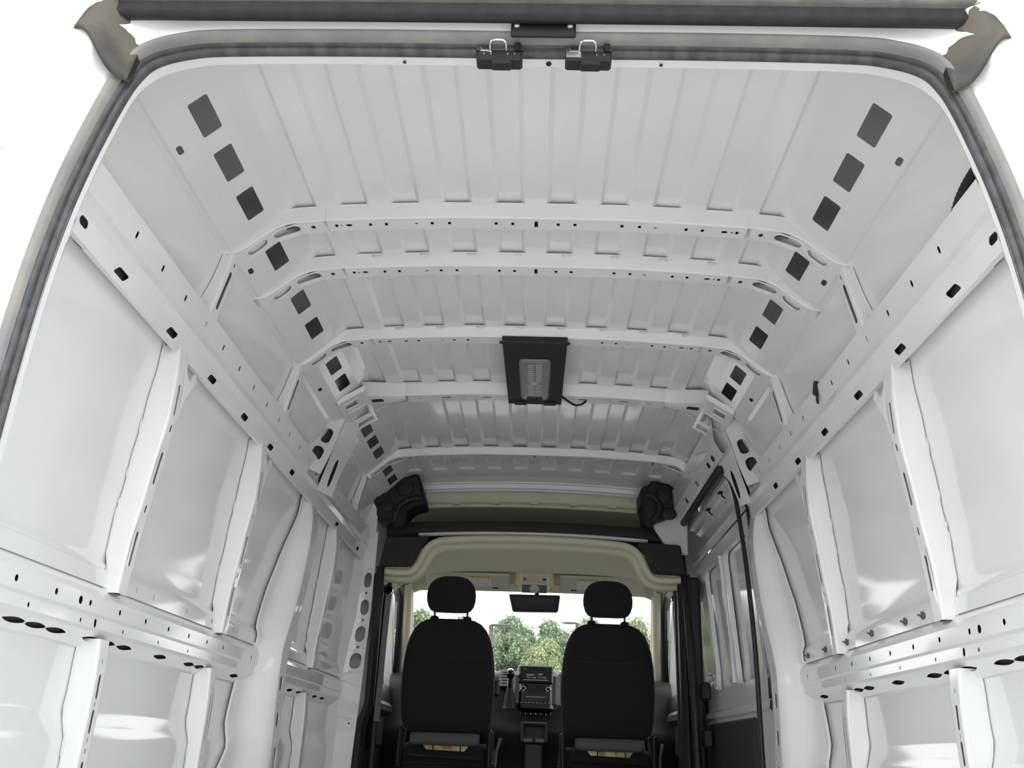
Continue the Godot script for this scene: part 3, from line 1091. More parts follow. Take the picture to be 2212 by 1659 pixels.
func rear_frame() -> void:
	var w := thing("wall_rear", "white painted frame around the open rear doorway", "door frame", Vector3.ZERO, "", "structure")
	var pts := doorway()
	# inner return from the doorway to the walls and roof
	var st := S(1)
	var fine_in := []
	var hi := []
	for p in INSIDE:
		hi.append(Vector2(p[0], p[1]))
	var cin := curve(hi, 6)
	for p in cin:
		fine_in.append(Vector2(-p.x, p.y))
	for k in range(cin.size() - 2, -1, -1):
		fine_in.append(cin[k])
	var rows := []
	for i in pts.size():
		var a: Vector2 = pts[i]
		var b: Vector2 = fine_in[i]
		var tt := smoothstep(2.18, 2.28, a.y)
		var row := []
		for q in [[0.0, -1.300], [0.012, lerpf(-1.310, -1.318, tt)], [0.022, lerpf(-1.322, -1.338, tt)], [0.10, lerpf(-1.342, -1.350, tt)], [0.18, -1.355], [0.55, -1.376], [1.0, -1.402]]:
			var p := a.lerp(b, q[0])
			row.append(Vector3(p.x, p.y, q[1]))
		rows.append(row)
	for part in [[0, 2, 1], [2, 6, 2]]:
		st.set_smooth_group(part[2])
		var sub := []
		for row in rows:
			sub.append(row.slice(part[0], part[1] + 1))
		grid(st, sub)
	obj("inner_return", st, "paint", w)
	for x in [-0.245, 0.027, 0.237]:  # black discs added for the shaded depth of small header holes
		st = S(1)
		ball(st, Vector3(x, 2.2955, -1.327), Vector3(0.004, 0.0012, 0.005) * (1.3 if absf(x) < 0.1 else 0.8), 0, 12, 6)
		obj("header_hole_shade", st, "rubber", w)
	# outer jamb, stepping out towards the body corners
	st = S(1)
	var side := [Vector2(0.012, -1.300), Vector2(0.026, -1.282), Vector2(0.033, -1.264), Vector2(0.048, -1.258), Vector2(0.056, -1.240), Vector2(0.062, -1.226), Vector2(0.085, -1.222), Vector2(0.098, -1.216), Vector2(0.108, -1.19), Vector2(0.125, -1.18), Vector2(0.19, -1.185), Vector2(0.23, -1.21)]
	var top := [Vector2(0.004, -1.292), Vector2(0.010, -1.272), Vector2(0.014, -1.262), Vector2(0.019, -1.2605), Vector2(0.026, -1.260), Vector2(0.033, -1.259), Vector2(0.040, -1.257), Vector2(0.048, -1.252), Vector2(0.056, -1.244), Vector2(0.066, -1.232), Vector2(0.10, -1.215), Vector2(0.29, -1.235)]
	sweep_door(st, pts, func(k, t):
		var b: float = smoothstep(0.55, 0.95, t)
		return side[k].lerp(top[k], b), side.size())
	obj("jamb", st, "paint_out", w)
	# pressed steps in the jamb beside the hinges
	for s in [-1, 1]:
		for q in [[2.02, 0.875, 0.055], [1.80, 0.935, 0.075], [1.55, 0.935, 0.06]]:
			st = S()
			rbox(st, Vector3(s * q[1], q[0], -1.188), Vector3(0.07, q[2], 0.03), 0.012, Basis(Vector3.BACK, s * 0.35))
			obj("hinge_step", st, "paint_out", w)
	# weatherstrip: outer grey band and inner dark double lip
	var t := thing("trim_1", "grey and black rubber weatherstrip around the rear doorway", "weatherstrip", Vector3.ZERO, "", "structure")
	st = S(1)
	var bulb := [Vector2(0.013, -1.292), Vector2(0.0145, -1.281), Vector2(0.018, -1.272), Vector2(0.023, -1.2655), Vector2(0.029, -1.268), Vector2(0.031, -1.280)]
	var bulb_top := [Vector2(0.004, -1.290), Vector2(0.005, -1.274), Vector2(0.008, -1.264), Vector2(0.012, -1.2595), Vector2(0.015, -1.2595), Vector2(0.017, -1.266)]
	sweep_door(st, pts, func(k, a): return bulb[k].lerp(bulb_top[k], a), bulb.size())
	obj("outer_band", st, "rubber_worn", t)
	st = S(1)
	var lp := [Vector2(0.014, -1.284), Vector2(0.009, -1.2785), Vector2(0.003, -1.2825), Vector2(0.0015, -1.290), Vector2(0.003, -1.293), Vector2(-0.001, -1.292), Vector2(-0.005, -1.296), Vector2(-0.006, -1.303), Vector2(-0.003, -1.310), Vector2(0.003, -1.312)]
	sweep_door(st, pts, func(k, a): return lp[k] + Vector2(0.0065 * (1.0 - a), 0), lp.size())
	obj("inner_lip", st, "rubber_lip", t)
	# rain gutter rubber along the top, with hanging ends
	t = thing("trim_2", "weathered dark rubber gutter strip above the rear doorway", "gutter strip", Vector3.ZERO, "", "structure")
	st = S(1)
	rows = []
	for i in 41:
		var x := lerpf(-0.765, 0.775, i / 40.0)
		var y0 := 2.3085 - 0.004 * x * x
		var row := []
		for q in [[0.012, -1.252], [0.0, -1.240], [0.0, -1.228], [0.008, -1.220], [0.020, -1.217], [0.024, -1.212], [0.030, -1.209], [0.040, -1.212], [0.046, -1.226]]:
			row.append(Vector3(x, y0 + q[0], q[1]))
		rows.append(row)
	grid(st, rows)
	obj("strip", st, "rubber", t)
	st = S(1)
	rows = []
	for i in 41:
		var x := lerpf(-0.772, 0.782, i / 40.0)
		var y0 := 2.3085 - 0.004 * x * x
		var row := []
		for q in [[0.0205, -1.2165], [0.0250, -1.2105], [0.0315, -1.2075], [0.0415, -1.2105], [0.048, -1.226]]:
			row.append(Vector3(x, y0 + q[0], q[1]))
		rows.append(row)
	grid(st, rows)
	obj("weathered_crown", st, "rubber_stained", t)
	for s in [-1, 1]:
		st = S(1)
		# the hanging end: a folded sheet of rubber with a wavy lower edge
		var rr := []
		for j in 9:
			var v := j / 8.0
			var row := []
			for i in 11:
				var u := i / 10.0
				var top_p := Vector3(lerpf(0.790, 0.715, u), lerpf(2.338, 2.322, u), 0)
				var bot_p := Vector3(lerpf(0.818, 0.733, u), lerpf(2.262, 2.190, u) + 0.012 * sin(u * 7.0), 0)
				var p := top_p.lerp(bot_p, v)
				p.x += 0.006 * sin(v * PI) * (1 - u)
				p.z = -1.213 + 0.012 * sin(u * PI * 1.5 + v) - 0.040 * u * u - 0.010 * v
				row.append(Vector3(s * p.x + (0.004 if s > 0 else 0.0), p.y, p.z))
			rr.append(row)
		grid(st, rr)
		# second layer gives the fold its thickness
		var back := []
		for row in rr:
			var br := []
			for p in row:
				br.append(p + Vector3(-s * 0.002, 0.003, -0.012))
			back.append(br)
		grid(st, back)
		for i in 10:
			quad(st, rr[8][i], rr[8][i + 1], back[8][i + 1], back[8][i])
		for j in 8:
			quad(st, rr[j][0], rr[j + 1][0], back[j + 1][0], back[j][0])
			quad(st, rr[j][10], rr[j + 1][10], back[j + 1][10], back[j][10])
		obj("hanging_end", st, "rubber_stained", t, "folded rubber end piece at the %s corner" % ("left" if s < 0 else "right"))

func floor_deck() -> void:
	var f := thing("floor", "dark floor of the cargo bay and cab", "floor", Vector3.ZERO, "", "structure")
	var st := S()
	rbox(st, Vector3(0, FLOOR - 0.03, -3.03), Vector3(1.98, 0.06, 3.5), 0.004)
	obj("cargo_floor", st, "paint", f)
	st = S()
	rbox(st, Vector3(0, FLOOR - 0.01, -5.5), Vector3(1.9, 0.06, 1.5), 0.004)
	obj("cab_mat", st, "cab_floor", f)
	st = S()
	rbox(st, Vector3(0, FLOOR + 0.03, -4.80), Vector3(1.7, 0.05, 0.05), 0.01)
	obj("cab_step", st, "dash", f)

# ------------------------------------------------------------------ sliding door on the right
func sliding_door() -> void:
	var d := thing("door_1", "closed white sliding door in the right side, with a black lower panel", "sliding door", Vector3.ZERO, "", "structure")
	var st := S()
	# stamped inner panel with two large openings
	var xf := func(y): return 0.930 - 0.05 * clampf((y - 1.55) / 0.6, 0, 1)
	var f := func(u, v): return Vector3(xf.call(v), v, -u)
	for cell in [[3.66, 4.255, 3.955, 0.49], [4.255, 4.92, 4.49, 0.38]]:
		ring_cell(st, f, cell[0], cell[1], 1.30, 2.055, rrect(Vector2(cell[2], 1.70), cell[3], 0.58, 0.05, 0.0, 6), Vector2(cell[2], 1.70), 0.022, -1)
	obj("inner_panel", st, "paint", d)
	st = S(1)
	var rows := []
	for u in [3.60, 4.2, 4.95]:
		var row := []
		for y in [1.28, 1.5, 1.7, 1.9, 2.06]:
			row.append(Vector3(xf.call(y) + 0.028, y, -u))
		rows.append(row)
	grid(st, rows)
	obj("door_skin", st, "paint", d)
	# slotted post between the two openings
	st = S()
	var pf := func(u, v): return Vector3(xf.call(u) - 0.012, u, -4.245 - v)
	holed(st, pf, 1.42, 1.99, 0.0, 0.034, [[1.90, 0.017, 0.02, 0.008, 0.003], [1.68, 0.017, 0.03, 0.008, 0.003]], 0.004, 0.1)
	plain(st, func(u, v): return pf.call(u, 0.0) + Vector3(0.03 * v, 0, 0.012 * v), 1.42, 1.99, 0.0, 1.0, 0.2)
	plain(st, func(u, v): return pf.call(u, 0.034) + Vector3(0.03 * v, 0, -0.012 * v), 1.42, 1.99, 0.0, 1.0, 0.2)
	obj("post", st, "paint", d)
	# stepped upper part
	st = S()
	facets(st, [Vector2(0.880, 2.055), Vector2(0.875, 2.075), Vector2(0.893, 2.092), Vector2(0.889, 2.118), Vector2(0.918, 2.135), Vector2(0.935, 2.150), Vector2(0.930, 2.235), Vector2(0.905, 2.245), Vector2(0.895, 2.262), Vector2(0.868, 2.268), Vector2(0.862, 2.285), Vector2(0.875, 2.30)], 3.62, 4.93, 1.0)
	obj("top_channel", st, "paint", d)
	for z in [-4.12, -4.44]:
		st = S(1)
		tube(st, [Vector3(0.886, 2.262, z), Vector3(0.888, 2.244, z + 0.008), Vector3(0.90, 2.232, z + 0.014)], 0.004, 6)
		st.set_smooth_group(-1)
		rbox(st, Vector3(0.882, 2.262, z), Vector3(0.022, 0.006, 0.045), 0.002)
		obj("hook_slot", st, "black_plastic", d)
	# belt and lower trim panel
	st = S()
	facets(st, [Vector2(0.930, 1.32), Vector2(0.918, 1.31), Vector2(0.915, 1.285), Vector2(0.925, 1.275), Vector2(0.925, 0.56)], 3.60, 4.95, 1.0)
	obj("lower_frame", st, "paint", d)
	st = S()
	rbox(st, Vector3(0.918, 0.91, -4.36), Vector3(0.022, 0.70, 1.02), 0.008)
	for k in 9:
		rbox(st, Vector3(0.906, 1.245, -3.92 - 0.11 * k), Vector3(0.006, 0.008, 0.008), 0.002)
	obj("lower_trim", st, "trim_dark", d, "black trim panel on the lower half of the door")
	# header above the door, with slots
	st = S()
	var h0 := []
	var h2 := []
	for z in [3.93, 4.06, 4.20, 4.45, 4.62]:
		h0.append([z, 0.055, 0.012, 0.030, 0.004, 0.5])
	for z in [3.70, 3.80, 4.095, 4.395]:
		h2.append([z, 0.022, 0.045, 0.026, 0.006])
	facets(st, [Vector2(0.752, 2.440), Vector2(0.744, 2.425), Vector2(0.752, 2.325), Vector2(0.759, 2.312), Vector2(0.781, 2.274), Vector2(0.792, 2.272), Vector2(0.80, 2.30), Vector2(0.90, 2.32)], 3.56, 4.80, 1.0, {1: h0, 3: h2})
	obj("header", st, "paint", d, "white slotted header above the sliding door")
	# corner sheet between the header and the cab trim
	st = S()
	slab_z(st, PackedVector2Array([Vector2(0.60, 2.36), Vector2(0.79, 2.36), Vector2(0.835, 2.30), Vector2(0.83, 2.10), Vector2(0.74, 2.10), Vector2(0.655, 2.235)]), -4.772, 0.02, 0.008)
	obj("corner_panel", st, "paint", d)
	# black rubber seal round the opening
	st = S()
	var path := [Vector3(0.835, 0.56, -3.45), Vector3(0.84, 1.0, -3.45), Vector3(0.842, 1.25, -3.455), Vector3(0.842, 1.5, -3.46), Vector3(0.842, 1.8, -3.515), Vector3(0.842, 2.05, -3.605), Vector3(0.835, 2.18, -3.67), Vector3(0.822, 2.245, -3.75)]
	tube(st, curve(path, 6), 0.009, 10)
	path = [Vector3(0.822, 2.245, -3.70), Vector3(0.815, 2.268, -3.80), Vector3(0.813, 2.270, -4.4), Vector3(0.812, 2.270, -4.80), Vector3(0.808, 2.245, -4.88), Vector3(0.806, 2.18, -4.88), Vector3(0.806, 2.0, -4.80), Vector3(0.809, 1.7, -4.715), Vector3(0.811, 1.4, -4.66), Vector3(0.813, 1.05, -4.63), Vector3(0.813, 0.56, -4.61)]
	tube(st, curve(path, 6), 0.019, 10)
	obj("rubber_seal", st, "rubber", d, "black rubber seal around the sliding door opening")
	# outer side of the front body on the right is the wall; the pillar behind the seat is trimmed black
	st = S()
	rbox(st, Vector3(0.842, 1.26, -4.80), Vector3(0.06, 1.42, 0.20), 0.015)
	obj("pillar_cover", st, "black_plastic", d, "black cover of the pillar beside the right seat")
	st = S()
	for y in [1.405, 1.19]:
		rbox(st, Vector3(0.872, y, -4.70), Vector3(0.05, 0.085, 0.09), 0.01)
	obj("hinge_cover", st, "black_plastic", d)

# ------------------------------------------------------------------ cab
func cab_shell() -> void:
	var w := thing("wall_front", "front body of the van: cab roof, pillars, doors and bulkhead", "van cab", Vector3.ZERO, "", "structure")
	# sloping front of the high roof
	var st := S(1)
	var rows := []
	for q in [[-4.93, 1.0, 0.0], [-5.08, 0.95, 0.05], [-5.25, 0.75, 0.12], [-5.42, 0.40, 0.18], [-5.56, 0.05, 0.22]]:
		var row := []
		for p in curve([Vector2(0.995, 1.95), Vector2(0.965, 2.15), Vector2(0.92, 2.40), Vector2(0.86, 2.52), Vector2(0.78, 2.558), Vector2(0.4, 2.589), Vector2(0.0, 2.60)], 3):
			var y: float = 1.95 + (p.y - 1.95) * lerpf(0.15, 1.0, q[1])
			row.append(Vector3(-p.x * (1 - 0.12 * q[2] / 0.22), y, q[0]))
		var rr := row.duplicate()
		for k in range(row.size() - 2, -1, -1):
			rr.append(Vector3(-row[k].x, row[k].y, row[k].z))
		rows.append(rr)
	grid(st, rows)
	obj("front_roof", st, "paint_out", w)
	# bulkhead, bonnet and lower front
	st = S()
	rbox(st, Vector3(0, 0.95, -6.36), Vector3(1.9, 0.95, 0.04), 0.01)
	obj("bulkhead", st, "cab_floor", w)
	st = S(1)
	rows = []
	for q in [[-6.34, 1.40], [-6.6, 1.33], [-6.85, 1.18], [-6.95, 0.9], [-6.97, 0.4]]:
		var row := []
		for k in 9:
			var x := lerpf(-0.95, 0.95, k / 8.0)
			row.append(Vector3(x, q[1] - 0.06 * x * x, q[0]))
		rows.append(row)
	grid(st, rows)
	obj("bonnet", st, "paint_out", w)
	for s in [-1, 1]:
		var side := "left" if s < 0 else "right"
		# door with its window
		var d := thing("door_2" if s < 0 else "door_3", "dark %s cab door with its window and armrest, beside the %s seat" % [side, side], "cab door", Vector3.ZERO, "", "structure")
		st = S()
		var xf := func(y): return 0.955 - 0.10 * clampf((y - 1.35) / 0.7, 0, 1)
		var f := func(u, v): return Vector3(s * xf.call(v), v, -u)
		ring_cell(st, f, 4.93, 6.02, 1.30, 2.03, rrect(Vector2(5.44, 1.685), 0.86, 0.50, 0.10, -0.22, 6), Vector2(5.44, 1.685), 0.03, -1)
		obj("window_frame", st, "black_plastic", d)
		st = S()
		facets(st, [Vector2(0.965, 1.31), Vector2(0.99, 1.20), Vector2(0.99, 0.45)], 4.93, 6.38, s)
		obj("outer_panel", st, "paint_out", d)
		st = S()
		rows = []
		for u in [4.95, 5.3, 5.7, 6.05]:
			var row := []
			for p in [Vector2(0.945, 1.445), Vector2(0.90, 1.448), Vector2(0.870, 1.430), Vector2(0.860, 1.36), Vector2(0.875, 1.25), Vector2(0.90, 1.10), Vector2(0.91, 0.60)]:
				row.append(Vector3(s * (p.x - (0.02 if u > 5.2 and u < 5.8 else 0.0)), p.y, -u))
			rows.append(row)
		st.set_smooth_group(1)
		grid(st, rows)
		obj("inner_panel", st, "dash", d)
		st = S()
		rbox(st, Vector3(s * 0.83, 1.30, -5.30), Vector3(0.075, 0.07, 0.42), 0.02)
		rbox(st, Vector3(s * 0.85, 1.19, -5.30), Vector3(0.05, 0.20, 0.30), 0.02)
		obj("armrest", st, "dash", d)
		st = S(1)
		tube(st, curve([Vector3(s * 0.855, 1.44, -5.08), Vector3(s * 0.835, 1.475, -5.06), Vector3(s * 0.845, 1.505, -5.05), Vector3(s * 0.865, 1.51, -5.05)], 4), 0.008, 8)
		obj("lock_lever", st, "chrome", d)
		var g := thing("window_2" if s < 0 else "window_3", "%s cab door window glass, trees showing through" % side, "window", Vector3.ZERO, "", "structure")
		st = S()
		var poly := rrect(Vector2(5.44, 1.685), 0.88, 0.52, 0.10, -0.22, 6)
		var pz := PackedVector2Array()
		for p in poly:
			pz.append(Vector2(-p.x, p.y))
		slab_x(st, pz, s, func(y): return xf.call(y) + 0.012, 0.004)
		obj("pane", st, "glass", g)
		# black pillar cover behind the seat and the belt
		st = S()
		if s < 0:
			var prof := [Vector2(-0.832, -4.80), Vector2(-0.826, -4.752), Vector2(-0.80, -4.750), Vector2(-0.785, -4.775), Vector2(-0.80, -4.80), Vector2(-0.79, -4.815), Vector2(-0.805, -4.84), Vector2(-0.80, -4.90), Vector2(-0.86, -4.98)]
			for i in prof.size() - 1:
				for q in [[1.985, 1.30, 0.0, 0.0], [1.30, 1.20, 0.0, -0.028], [1.20, FLOOR, -0.028, -0.034]]:
					quad(st, Vector3(prof[i].x + q[2], q[0], prof[i].y), Vector3(prof[i + 1].x + q[2], q[0], prof[i + 1].y), Vector3(prof[i + 1].x + q[3], q[1], prof[i + 1].y), Vector3(prof[i].x + q[3], q[1], prof[i].y))
		else:
			rbox(st, Vector3(0.80, 1.26, -4.86), Vector3(0.05, 1.44, 0.12), 0.02)
			rbox(st, Vector3(0.775, 1.36, -4.90), Vector3(0.02, 1.22, 0.04), 0.008)
		obj("pillar_cover", st, "black_plastic", w, "black cover of the pillar beside the %s seat" % side)
		# curved door seal
		st = S()
		tube(st, curve([Vector3(s * 0.80, 0.70, -4.97), Vector3(s * 0.80, 1.5, -4.97), Vector3(s * 0.795, 1.90, -4.985), Vector3(s * 0.785, 1.975, -5.06), Vector3(s * 0.78, 1.985, -5.2), Vector3(s * 0.785, 1.955, -5.40), Vector3(s * 0.80, 1.86, -5.56), Vector3(s * 0.825, 1.68, -5.74), Vector3(s * 0.845, 1.48, -5.90), Vector3(s * 0.85, 1.0, -5.95)], 5), 0.020, 10)
		obj("door_seal", st, "rubber", w)
		# A pillar trim, two bars with the quarter light between them
		st = S()
		tube(st, curve([Vector3(s * 0.755, 2.02, -5.35), Vector3(s * 0.765, 1.93, -5.52), Vector3(s * 0.79, 1.72, -5.76), Vector3(s * 0.82, 1.46, -6.02)], 5), 0.040, 12)
		obj("pillar_trim", st, "headliner", w)
		st = S()
		tube(st, curve([Vector3(s * 0.745, 2.0, -5.46), Vector3(s * 0.775, 1.80, -5.80), Vector3(s * 0.80, 1.62, -6.02), Vector3(s * 0.82, 1.42, -6.24)], 5), 0.030, 12)
		obj("screen_pillar", st, "headliner", w)
		st = S()
		var tp := PackedVector2Array([Vector2(-6.05, 1.40), Vector2(-5.45, 2.03), Vector2(-5.36, 2.04), Vector2(-5.98, 1.36)])
		slab_x(st, tp, s, func(y): return 0.87 - 0.06 * (y - 1.4), 0.05)
		obj("outer_pillar", st, "paint_out", w)
		st = S()
		var qp := PackedVector2Array([Vector2(-6.38, 1.02), Vector2(-6.36, 1.42), Vector2(-6.0, 1.42), Vector2(-5.92, 1.30), Vector2(-5.92, 0.55), Vector2(-6.38, 0.55)])
		slab_x(st, qp, s, func(_y): return 0.93, 0.03)
		obj("cowl_side", st, "dash", w)
	var ws := thing("window_1", "wide windscreen at the front of the cab with trees beyond", "windscreen", Vector3.ZERO, "", "structure")
	st = S(1)
	rows = []
	for k in 7:
		var t := k / 6.0
		var row := []
		for i in 13:
			var x := lerpf(-0.80 - 0.08 * t, 0.80 + 0.08 * t, i / 12.0)
			row.append(Vector3(x, lerpf(2.05, 1.38, t), lerpf(-5.56, -6.36, t) + 0.10 * x * x - 0.03 * sin(t * PI)))
		rows.append(row)
	grid(st, rows)
	obj("pane", st, "glass", ws)

func headliner_parts() -> void:
	# over-cab shelf
	var t := thing("trim_3", "beige lined storage shelf above the cab with a black front edge", "overhead shelf", Vector3.ZERO, "", "structure")
	var st := S(1)
	var rows := []
	for q in [[2.462, -4.925], [2.452, -4.915], [2.43, -4.912], [2.404, -4.915], [2.398, -4.922], [2.396, -4.955], [2.389, -4.958], [2.384, -4.955], [2.380, -4.965], [2.384, -5.0], [2.36, -5.15], [2.30, -5.30], [2.22, -5.42], [2.17, -5.45]]:
		var row := []
		for i in 21:
			var x := lerpf(-0.88, 0.88, i / 20.0)
			row.append(Vector3(x, q[0] - 0.05 * x * x, q[1]))
		rows.append(row)
	grid(st, rows)
	obj("upper_lining", st, "headliner", t)
	st = S()
	for k in 5:
		rbox(st, Vector3(-0.44 + 0.22 * k, 2.397 - 0.05 * pow(-0.44 + 0.22 * k, 2), -4.935), Vector3(0.05, 0.012, 0.03), 0.004)
	obj("lining_tab", st, "headliner", t)
	st = S()
	rows = []
	for q in [[2.17, -5.45], [2.185, -5.40], [2.205, -4.86], [2.262, -4.835], [2.268, -4.825], [2.262, -4.815], [2.212, -4.805], [2.204, -4.808], [2.198, -4.84]]:
		var row := []
		for i in 21:
			var x := lerpf(-0.80, 0.78, i / 20.0)
			row.append(Vector3(x, q[0] - 0.055 * x * x, q[1]))
		rows.append(row)
	st.set_smooth_group(1)
	grid(st, rows)
	obj("shelf_floor", st, "trim_dark", t, "black shelf floor with a raised front edge")
	st = S()
	rows = []
	for q in [[2.2045, -4.806], [2.199, -4.799], [2.190, -4.797], [2.186, -4.815], [2.20, -4.83]]:
		var row := []
		for i in 21:
			var x := lerpf(-0.62, 0.62, i / 20.0)
			row.append(Vector3(x, q[0] - 0.055 * x * x, q[1]))
		rows.append(row)
	grid(st, rows)
	obj("body_flange", st, "paint", t, "thin white body flange under the shelf")
	# cab ceiling
	var h := thing("trim_4", "beige fabric headliner of the cab with a rolled rear edge", "headliner", Vector3.ZERO, "", "structure")
	var half := [Vector2(-0.80, 1.988), Vector2(-0.72, 1.982), Vector2(-0.665, 1.985), Vector2(-0.632, 2.010), Vector2(-0.608, 2.065), Vector2(-0.580, 2.115), Vector2(-0.53, 2.150), Vector2(-0.46, 2.165), Vector2(-0.25, 2.178), Vector2(0, 2.183)]
	var c := curve(half, 4)
	var full := c.duplicate()
	for k in range(c.size() - 2, -1, -1):
		full.append(Vector2(-c[k].x, c[k].y))
	st = S(1)
	rows = []
	for i in full.size():
		var d: Vector2 = (full[mini(i + 1, full.size() - 1)] - full[maxi(i - 1, 0)]).normalized()
		var nrm := Vector2(d.y, -d.x)   # towards the inside of the cab opening
		var p: Vector2 = full[i]
		var row := []
		for q in [[-0.004, -4.83], [0.000, -4.795], [0.010, -4.785], [0.026, -4.788], [0.034, -4.80], [0.036, -4.83], [0.040, -4.845], [0.052, -4.85], [0.060, -4.862], [0.060, -4.90]]:
			row.append(Vector3(p.x + nrm.x * q[0], p.y + nrm.y * q[0], q[1]))
		rows.append(row)
	grid(st, rows)
	obj("rolled_edge", st, "headliner", h)
	st = S(1)
	rows = []
	# the ceiling: domed behind, then a step up over the visors and down to the windscreen
	for q in [[-4.86, 2.152, 0.25], [-4.95, 2.148, 0.24], [-5.05, 2.138, 0.22], [-5.15, 2.120, 0.20], [-5.24, 2.100, 0.17], [-5.305, 2.082, 0.15], [-5.325, 2.080, 0.14], [-5.335, 2.090, 0.13], [-5.345, 2.105, 0.12], [-5.42, 2.085, 0.12], [-5.52, 2.040, 0.10], [-5.555, 2.030, 0.10]]:
		var row := []
		for i in 25:
			var u := lerpf(-1, 1, i / 24.0)
			row.append(Vector3(u * 0.82, q[1] - 0.020 * u * u - q[2] * pow(absf(u), 7.0), q[0] + 0.05 * u * u * clampf((-q[0] - 4.9) / 0.5, 0, 1)))
		rows.append(row)
	grid(st, rows)
	obj("ceiling_panel", st, "headliner", h)
	st = S(1)
	rows = []
	for q in [[2.045, -5.500], [2.018, -5.505], [2.006, -5.515], [2.000, -5.530], [2.006, -5.55], [2.05, -5.565]]:
		var row := []
		for i in 25:
			var u := lerpf(-1, 1, i / 24.0)
			row.append(Vector3(u * 0.79, q[0] - 0.022 * u * u, q[1] + 0.06 * u * u))
		rows.append(row)
	grid(st, rows)
	obj("front_edge", st, "headliner", h)
	for s in [-1, 1]:
		# recessed grab ring in the corner of the headliner
		st = S(1)
		var cc := Vector3(s * 0.635, 2.045, -5.0)
		var rr := []
		for q in [[0.050, 0.006], [0.044, -0.004], [0.036, -0.006], [0.031, 0.0], [0.029, 0.014]]:
			var ring := []
			for k in 24:
				var a := TAU * k / 24
				ring.append(cc + Vector3(cos(a) * q[0] * 1.15, sin(a) * q[0] * 0.62 + q[1] * 0.5, -q[1] * -1.0 + s * 0.0))
			rr.append(ring)
		grid(st, rr, true)
		obj("corner_vent", st, "visor", h)
		st = S()
		for k in 4:
			rbox(st, cc + Vector3(0, -0.012 + 0.008 * k, -0.006), Vector3(0.056, 0.0035, 0.004), 0.001)
		obj("vent_slats", st, "trim_dark", h)
	# black corner covers at the cab opening
	for s in [-1, 1]:
		st = S()
		var pl := [Vector2(0.812, 1.990), Vector2(0.668, 1.994), Vector2(0.640, 2.008), Vector2(0.620, 2.045), Vector2(0.600, 2.095), Vector2(0.578, 2.128), Vector2(0.562, 2.142), Vector2(0.566, 2.152), Vector2(0.775, 2.145), Vector2(0.786, 2.138), Vector2(0.80, 2.06)]
		var pp := PackedVector2Array()
		for p in pl:
			pp.append(Vector2(s * p.x, p.y))
		if s > 0:
			pp.reverse()
		slab_z(st, pp, -4.742, 0.06, 0.006)
		var o := thing("trim_5" if s < 0 else "trim_6", "black plastic cover at the upper %s corner of the cab opening" % ("left" if s < 0 else "right"), "trim cover", Vector3.ZERO, "", "structure")
		obj("cover", st, "trim_dark", o)
	# moulded black covers in the upper front corners of the cargo bay
	for s in [-1, 1]:
		var o := thing("corner_cover", "moulded black plastic cover in the upper front %s corner of the cargo bay" % ("left" if s < 0 else "right"), "cover", Vector3.ZERO, "moulded corner covers")
		st = S()
		var pl: Array
		if s < 0:
			pl = [Vector2(-0.868, 2.318), Vector2(-0.850, 2.375), Vector2(-0.80, 2.385), Vector2(-0.715, 2.462), Vector2(-0.668, 2.470), Vector2(-0.655, 2.482), Vector2(-0.632, 2.480), Vector2(-0.612, 2.43), Vector2(-0.590, 2.355), Vector2(-0.585, 2.328), Vector2(-0.600, 2.318), Vector2(-0.645, 2.305), Vector2(-0.670, 2.285), Vector2(-0.685, 2.255), Vector2(-0.690, 2.20), Vector2(-0.745, 2.193), Vector2(-0.765, 2.215), Vector2(-0.832, 2.225), Vector2(-0.845, 2.25), Vector2(-0.848, 2.285)]
		else:
			pl = [Vector2(0.574, 2.425), Vector2(0.592, 2.450), Vector2(0.615, 2.452), Vector2(0.638, 2.480), Vector2(0.665, 2.480), Vector2(0.680, 2.468), Vector2(0.728, 2.466), Vector2(0.775, 2.42), Vector2(0.752, 2.385), Vector2(0.765, 2.335), Vector2(0.758, 2.310), Vector2(0.70, 2.275), Vector2(0.655, 2.26), Vector2(0.640, 2.235), Vector2(0.615, 2.228), Vector2(0.60, 2.24), Vector2(0.592, 2.29), Vector2(0.588, 2.33), Vector2(0.575, 2.35)]
		var pp := PackedVector2Array(pl)
		if not Geometry2D.is_polygon_clockwise(pp):
			pp.reverse()
		slab_z(st, pp, -4.69, 0.20, 0.014)
		obj("shell", st, "black_plastic", o)
		st = S(1)
		var arc: Array
		if s < 0:
			arc = [Vector3(-0.595, 2.345, -4.685), Vector3(-0.66, 2.335, -4.675), Vector3(-0.71, 2.30, -4.67), Vector3(-0.735, 2.25, -4.675), Vector3(-0.742, 2.205, -4.685)]
		else:
			arc = [Vector3(0.60, 2.40, -4.685), Vector3(0.64, 2.385, -4.675), Vector3(0.67, 2.34, -4.67), Vector3(0.66, 2.29, -4.675), Vector3(0.63, 2.25, -4.685)]
		tube(st, curve(arc, 5), 0.016, 10)
		obj("moulded_rib", st, "black_plastic", o)
		st = S(1)
		ball(st, Vector3(s * 0.70, 2.40, -4.69), Vector3(0.05, 0.045, 0.012), 0, 14, 8)
		obj("moulded_swell", st, "black_plastic", o)
		st = S(1)
		ball(st, Vector3(s * (0.79 if s < 0 else 0.72), 2.30, -4.69), Vector3(0.045, 0.035, 0.010), 0, 14, 8)
		obj("moulded_swell", st, "black_plastic", o)

